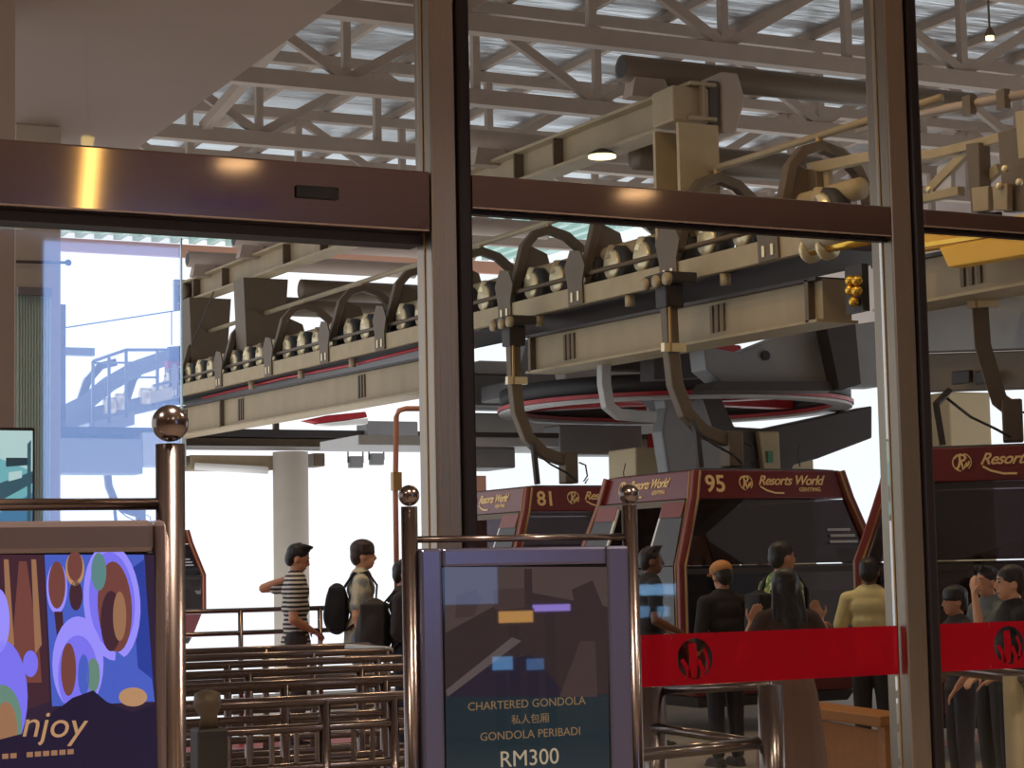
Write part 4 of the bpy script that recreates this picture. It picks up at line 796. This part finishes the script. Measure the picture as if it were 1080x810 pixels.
p0 = P(417, 515, Y=16); t = thing('bent_pipe', p0, 'thin bent tan pipe standing just left of the steel post', 'pipe'); MB(p0).tube([V((p0.x, p0.y, .0)), p0, P(418, 440, Y=16), P(421, 433, Y=16), P(428, 431, Y=16), P(470, 431, Y=16)], .024, 10).build('pipe', M['fascia'], t, True); MB(p0).bx(p0.x-.03, p0.x+.05, p0.y-.03, p0.y+.03, p0.z-.02, p0.z+.14).build('valve', M['tan'], t)
a = P(309, 560, Y=34.5); rr = (P(328, 560, Y=34.5)-P(290, 560, Y=34.5)).length*.93/2
struct('pillar_2', MB((a.x, 34.5, 0)).tube([(a.x, 34.6, -6), (a.x, 34.6, 3.72)], rr, 32), M['concrete'], 'round white column in the daylight behind the striped T-shirt man', smooth=True)
a = P(505, 520, Y=26); struct('pillar_4', MB((a.x, 26, 0)).bx(a.x-.15, a.x+.12, 26, 26.3, -1, 2.85), M['fascia'], 'pinkish column behind gondola 81 beside the first steel post')
# soffit column on the left with its ribbed panel, and the darker one beside it
a = P(15, 400, D=13); b = P(70, 400, D=13)
struct('pillar_3', MB((2.9, a.y, 0)).bx(a.x, b.x, a.y, a.y+.5, 0, 4.5), M['concrete'], 'tall pale column under the soffit at the left', bevel=.01)
p = P(18, 303, Y=a.y-.02); q = P(54, 303, Y=a.y-.02); t = thing('ribbed_panel', ((p.x+q.x)/2, a.y, 0), 'ribbed grey-green panel fixed to the pale left column', 'panel'); m = MB(t.location)
for i in range(12): x = p.x+(q.x-p.x)*(i+.5)/12; m.tube([(x, a.y-.015, .0), (x, a.y-.015, p.z-.05)], (q.x-p.x)/26, 8)
m.build('ribs', M['tilegreen'], t, True); MB(t.location).bx(p.x, q.x, a.y-.05, a.y-.001, p.z-.05, p.z).build('head_box', M['grey'], t)
p = P(17, 276, Y=a.y-.03); q = P(72, 277, Y=a.y-.03); t = thing('conduit', p, 'thin conduit crossing the pale left column', 'conduit'); MB(p).tube([p, q], .01, 8).build('tube', M['dark'], t, True); MB(p).ell(q, (.022, .022, .022)).build('cap', M['dark'], t, True)
b2 = P(15, 400, D=10); struct('pillar_5', MB((1.8, b2.y, 0)).bx(b2.x-.6, b2.x, b2.y, b2.y+.5, 0, 4.5), M['soffit'], 'dark grey column at the extreme left')
# television on a stand
p = P(-30, 452, D=8.7); q = P(36, 550, D=8.7); yy = q.y
t = thing('television', ((p.x+q.x)/2, yy, 0), 'television on a pole stand showing a bright station view at the left edge', 'television'); o = t.location
MB(o).bx(p.x, q.x, yy-.02, yy+.03, q.z-.03, p.z).build('casing', M['black'], t, bevel=.008); MB(o).bx(o.x-.03, o.x+.03, yy+.03, yy+.08, .02, p.z-.1).build('pole', M['dark'], t); MB(o).bx(o.x-.25, o.x+.25, yy-.15, yy+.25, 0, .02).build('foot', M['dark'], t)
TV = [emat('tv_%d' % i, C(*c), .95) for i, c in enumerate([(120, 190, 196), (196, 226, 222), (52, 92, 104), (70, 130, 170), (30, 60, 70)])]
m = MB(o); W_ = q.x-p.x; H_ = p.z-q.z
def tv(pts, k, mi): m.add([(p.x+.012+(W_-.024)*x, yy-.0205-.0003*k, q.z+.0+(H_-.014)*y) for x, y in pts], [tuple(range(len(pts)))], mi)
tv(((0, 0), (1, 0), (1, 1), (0, 1)), 0, 0); tv(((0, .78), (1, .55), (1, 1), (0, 1)), 1, 1); tv(((0, .1), (1, .42), (1, .55), (0, .34)), 2, 2); tv(((.3, .0), (1, .0), (1, .32), (.4, .1)), 2, 3); tv(((.5, .6), (.95, .62), (.95, .7), (.5, .7)), 2, 4); tv(((.55, .44), (.8, .48), (.8, .56), (.55, .54)), 3, 1); tv(((.9, 0), (.97, 0), (.97, .9), (.9, .85)), 3, 2)
m.build('screen', TV, t)
# thin cable line
a = P(60, 347, Y=34); b = P(196, 326, Y=34.2); t = thing('cable', a, 'thin dark cable running left from the end of the hoist beam', 'cable'); MB(a).tube([a+(a-b)*1.5, b], .012, 6).build('rope', M['dark'], t); c_ = P(181, 328, Y=34.15); MB(a).tube([c_, P(181, 364, Y=34.15)], .01, 6).build('dropper', M['dark'], t)
# far canopy beyond the roof
t = thing('canopy_roof', P(250, 260, Y=42), 'pale green corrugated canopy with a pink fascia seen under the door header', 'canopy'); o = t.location
p = P(66, 262, Y=42); q = P(445, 270, Y=42); m = MB(o); zt = p.z+.15; x0, x1 = p.x-1, q.x+3; nr = int((x1-x0)/.42)
m.bx(x0, x1, 37.0, 42, zt+.2, zt+.23)
for i in range(nr): x = x0+i*.42; m.bx(x, x+.16, 37.0, 42, zt+.10, zt+.2)
m.build('corrugated_sheet', M['tilegreen'], t); MB(o).bx(x0, x1, 42, 42.15, zt-.2, zt+.08).build('fascia', M['fascia'], t)
# ------------------------------------------------------------------ queue barriers and handrails
def barrier(x0, x1, y, zs, posts, label, bal=None, r=.024, ret=None):
    t = thing('queue_barrier', ((x0+x1)/2, y, 0), label, 'barrier', 'tube barriers of the queue'); o = t.location
    for i, z in enumerate(zs): 
        pts = [(x0, y, z), (x1-.05, y, z), (x1, y, z-.02)]
        MB(o).tube(pts, r if i == 0 else r*.8, 10).build('rail', M['tube'], t, True)
    for x in posts: MB(o).tube([(x, y, 0), (x, y, zs[0])], r*1.05, 10).build('post', M['tube'], t, True)
    if bal:
        for x in bal: MB(o).tube([(x, y, .1), (x, y, zs[1])], .012, 6).build('baluster', M['tube'], t)
    if ret:
        MB(o).tube([(x1, y, zs[0]), (x1+.05, y+.15, zs[0]), (x1+.02, y+ret, zs[0])], r, 10).build('return_rail', M['lgrey'], t, True)
    return t
X = lambda px, Y, py=700: P(px, py, Y=Y).x
rows = [(7.9, 'nearest queue barrier, with slim balusters, in front of all the others', 438, (342, 414), True), (9.3, 'second queue barrier counted from the glass wall', 440, (300, 405), False), (10.5, 'third queue barrier counted from the glass wall', 436, (262, 380), False),
        (11.6, 'fourth queue barrier counted from the glass wall', 430, (240, 398), False), (12.7, 'fifth queue barrier counted from the glass wall, with a return rail at its right end', 412, (330, 408), False), (13.8, 'sixth queue barrier counted from the glass wall', 395, (280, 385), False)]
for y, lab, xe, ps, bal in rows:
    x0 = X(196, y)-.6; x1 = X(xe, y)
    barrier(x0, x1, y, (.96, .80, .60, .42, .24) if not bal else (.97, .86, .70, .54, .40, .26), [X(p, y) for p in ps]+[x0+.05], lab, [X(p, y) for p in (215, 240, 262, 286, 312, 334, 372, 392)] if bal else None, ret=.85 if y == 12.7 else None)
p = P(220, 728, D=7.0); t = thing('box_stand', (p.x, p.y, 0), 'slim dark grey box stand with a rounded brown top beside the left sign post', 'stand'); o = t.location
MB(o).bx(p.x-.055, p.x+.055, p.y-.05, p.y+.05, 0, p.z-.13).build('box', M['dark'], t, bevel=.01)
MB(o).tube([(p.x, p.y, p.z-.129), (p.x, p.y, p.z-.09), (p.x-.005, p.y, p.z-.05), (p.x-.005, p.y, p.z-.01), (p.x-.005, p.y, p.z)], [.035, .03, .05, .045, .02], 16).build('rounded_top', M['olive'], t, True)
y = 17.1; t = thing('edge_railing', (5, y, 0), 'thin handrail along the platform edge behind the two young men', 'railing'); o = t.location; x0 = X(196, y)-2; x1 = X(432, y)
for z in (1.18, .98, .55): MB(o).tube([(x0, y, z), (x1, y, z)], .022, 8).build('rail', M['tube'], t, True)
for px in (150, 254, 338, 428): MB(o).tube([(X(px, y), y, 0), (X(px, y), y, 1.18)], .024, 8).build('post', M['tube'], t, True)
# right handrails
t = thing('handrail', P(750, 790, D=9), 'steel tube handrail with a thick post in front of the long-haired woman', 'railing'); o = t.location
a = P(670, 764, D=9); b = P(806, 785, D=8.6); MB(o).tube([a, b], .022, 10).build('rail', M['tube'], t, True); a2 = P(670, 797, D=8.4); b2 = P(815, 782, D=8.6); MB(o).tube([a2, b2], .028, 10).build('lower_rail', M['tube'], t, True)
p = P(812, 722, D=8.6); MB(o).tube([(p.x, p.y, 0), (p.x, p.y, p.z)], .055, 18).build('post', M['tube'], t, True); p = P(688, 724, D=9); MB(o).tube([(p.x, p.y, 0), (p.x, p.y, p.z)], .06, 18).build('post', M['tube'], t, True)
a = P(690, 729, D=9); b = P(812, 722, D=8.6); MB(o).tube([a, b], .02, 10).build('top_rail', M['tube'], t, True)
t = thing('handrail', P(1040, 710, D=9), 'bright steel handrail under the red film at the right edge', 'railing'); o = t.location
a = P(960, 700, D=9.2); b = P(1110, 718, D=8.6); MB(o).tube([a, b], .03, 12).build('top_rail', M['tube'], t, True)
for px in (1068,): p = P(px, 713, D=8.75); MB(o).tube([(p.x, p.y, 0), (p.x, p.y, p.z)], .045, 14).build('post', M['cream'], t, True)
a = P(960, 706, D=9.2); MB(o).tube([(a.x, a.y, 0), (a.x, a.y, a.z)], .045, 14).build('post', M['cream'], t, True)
t = thing('wooden_ledge', P(880, 752, D=11), 'orange wooden ledge low beside the steel post', 'ledge'); o = t.location
a = P(842, 746, D=13.0); b = P(945, 760, D=12.4); MB(o).beam(a, b, .3, .07).build('board', M['wood'], t, bevel=.01)
for q in (.1, .9): c_ = a.lerp(b, q); MB(o).bx(c_.x-.04, c_.x+.04, c_.y-.04, c_.y+.04, 0, c_.z-.02).build('leg', M['wood'], t)
m = MB(o); c_ = a.lerp(b, .5); m.beam(V((a.x, a.y+.05, .3)), V((b.x, b.y+.05, .22)), .02, .42); m.build('front_board', M['wood'], t)
# painted floor strips
a = P(255, 796, Z=0); b = P(445, 783, Z=0)
t = thing('floor_marking', ((a.x+b.x)/2, a.y, 0), 'red painted floor area beyond the queue barriers', 'floor marking'); MB(t.location).bx(a.x-2, b.x+.3, a.y-.6, 17.2, 0, .006).build('red_paint', M['redfloor'], t)
a = P(860, 811, Z=0); b = P(1100, 772, Z=0); d_ = (b-a).normalized(); nn = V((-d_.y, d_.x, 0))
t = thing('floor_marking', ((a.x+b.x)/2, (a.y+b.y)/2, 0), 'red painted stripe on the floor under the right gondola', 'floor marking'); MB(t.location).prism([a-nn*.0, b-nn*.0, b+nn*.35, a+nn*.35], (0, 0, .006)).build('red_paint', M['redfloor'], t)
# ------------------------------------------------------------------ lobby behind the camera (what the glass and the dark screen reflect)
def virt(px, py, Yv): return P(px, py, Y=Yv)
def panel_at(name, x0, y0, x1, y1, Yv, plane, m, label, cat):
    """flat lit sign on the lobby back wall side, seen mirrored in the glass wall or in the screen of stand two"""
    p0, n = plane; f = lambda v: v-n*(2*(v-p0).dot(n)); a = f(virt(x0, y0, Yv)); b = f(virt(x1, y1, Yv)); y = (a.y+b.y)/2
    if a.x > b.x: a, b = b, a
    t = thing(name, ((a.x+b.x)/2, y, 0), label, cat); o = t.location; z0, z1 = min(a.z, b.z), max(a.z, b.z)
    MB(o).bx(a.x, b.x, y, y+.02, z0, z1).build('lit_face', m, t); MB(o).bx(a.x-.02, b.x+.02, y-.08, y-.001, z0-.02, z1+.02).build('housing', M['black'], t, bevel=.005)
    MB(o).bx(o.x-.04, o.x+.04, y-.07, y-.03, 0, z0-.02).build('pole', M['dark'], t)
    return t
panel_at('led_wall', 46, 236, 191, 640, 17.6, (V((0, 5.63, 0)), V((0, -1, 0))), emat('led_blue', (.34, .52, 1, 1), 3.2), 'tall blue video wall behind the camera', 'video wall')
panel_at('shop_sign', 527, 645, 561, 656, 15.4, (s2.location+n2*.03, n2), emat('orange_sign', (1, .50, .12, 1), 9), 'orange lit kiosk sign behind the camera', 'sign')
panel_at('neon_sign', 563, 638, 600, 644, 15.6, (s2.location+n2*.03, n2), emat('violet_sign', (.42, .30, 1, 1), 12), 'violet neon sign behind the camera', 'sign')
panel_at('till_screen', 520, 693, 540, 706, 15.2, (s2.location+n2*.03, n2), emat('till_blue_a', (.18, .5, 1, 1), 7), 'blue till screen behind the camera, left one', 'screen')
panel_at('till_screen', 556, 695, 573, 706, 15.3, (s2.location+n2*.03, n2), emat('till_blue_b', (.18, .45, 1, 1), 4), 'blue till screen behind the camera, right one', 'screen')
panel_at('info_screen', 671, 617, 712, 627, 17.8, (V((0, 5.55, 0)), V((0, -1, 0))), emat('info_blue_a', (.3, .6, 1, 1), 9), 'upper pale blue queue screen behind the camera', 'screen')
panel_at('info_screen', 673, 640, 706, 650, 17.9, (V((0, 5.55, 0)), V((0, -1, 0))), emat('info_blue_b', (.3, .6, 1, 1), 6), 'lower pale blue queue screen behind the camera', 'screen')
a = virt(205, 190, 14.8); b = virt(285, 216, 14.8); y = 11.0-14.8
t = thing('violet_light_box', ((a.x+b.x)/2, y, b.z), 'violet light box hanging from the lobby ceiling behind the camera', 'light box'); o = t.location
MB(o).bx(a.x, b.x, y, y+.02, b.z, min(a.z, 4.4)).build('lit_face', emat('violet_box', (.40, .18, .80, 1), 1.0), t); MB(o).bx(a.x-.02, b.x+.02, y-.1, y-.001, b.z-.02, min(a.z, 4.4)+.02).build('housing', M['black'], t); MB(o).bx(o.x-.02, o.x+.02, y-.06, y-.03, min(a.z, 4.4), 4.5).build('hanger', M['dark'], t)
a = virt(98, 150, 10.6); b = virt(90, 216, 10.6); y = 11.0-10.6
t = thing('amber_tube_lamp', (a.x, y, b.z), 'slim amber tube lamp hanging from the lobby ceiling out of frame', 'lamp'); MB(t.location).tube([(b.x, y, b.z-.1), (a.x, y, a.z+.05)], .035, 12).build('tube', M['strip'], t, True); MB(t.location).tube([(a.x, y, a.z+.05), (a.x, y, 4.5)], .012, 8).build('cord', M['dark'], t)
for i, (x, y) in enumerate(((-2, 2.5), (1.2, 2.2), (4.5, 2.5), (7.8, 2.5), (-2, -2.5), (1.2, -2.5), (4.5, -2.5), (7.8, -2.5))):
    t = thing('ceiling_downlight', (x, y, 4.45), 'round warm downlight in the lobby ceiling behind the camera', 'downlight', 'lobby downlights')
    MB((x, y, 4.45)).tube([(x, y, 4.44), (x, y, 4.499)], [.17, .2], 24).build('trim', M['steel'], t, True); MB((x, y, 4.45)).tube([(x, y, 4.43), (x, y, 4.439)], .14, 24).build('lens', M['lobbylens'], t)
    ld = bpy.data.lights.new('downlight', 'SPOT'); ld.energy = 640; ld.color = (1, .86, .68); ld.spot_size = 2.4; ld.spot_blend = .6; ld.shadow_soft_size = .14
    l = bpy.data.objects.new('downlight_glow', ld); COL.objects.link(l); l.location = (x, y, 4.41)
# warm strip light reflected as the amber streak on the header
# ------------------------------------------------------------------ added fill lamps out of view, sky
def lamp(x, y, z, e, col, lab, size=.22):  # unseen fixture added to carry warm fill light
    t = thing('station_lamp', (x, y, z), lab, 'lamp', 'station lamps under the roof'); o = t.location
    MB(o).tube([(x, y, z+.02), (x, y, z+.12), (x, y, z+.26)], [.26, .22, .08], 20).build('shade', M['grey'], t, True); MB(o).tube([(x, y, z+.005), (x, y, z+.02)], .22, 20).build('lens', M['lens'], t); MB(o).tube([(x, y, z+.25), (x, y, 9.02)], .012, 6).build('rod', M['dark'], t)
    ld = bpy.data.lights.new('station_lamp', 'SPOT'); ld.energy = e; ld.color = col; ld.spot_size = 2.6; ld.spot_blend = .5; ld.shadow_soft_size = size
    l = bpy.data.objects.new('station_lamp_glow', ld); COL.objects.link(l); l.location = (x, y, z-.03)
WARM = (1, .70, .36)
lamp(7.6, 12.5, 8.2, 420, WARM, 'warm station lamp above the waiting passengers'); lamp(5.2, 15.0, 8.2, 300, WARM, 'warm station lamp above the queue barriers')
lamp(9.2, 9.0, 8.2, 170, WARM, 'warm station lamp high at the right, nearest the glass wall')
w = bpy.data.worlds.new('overcast'); S.world = w; w.use_nodes = True; bg = w.node_tree.nodes['Background']
bg.inputs[0].default_value = (.93, .955, 1, 1); bg.inputs[1].default_value = 1.15
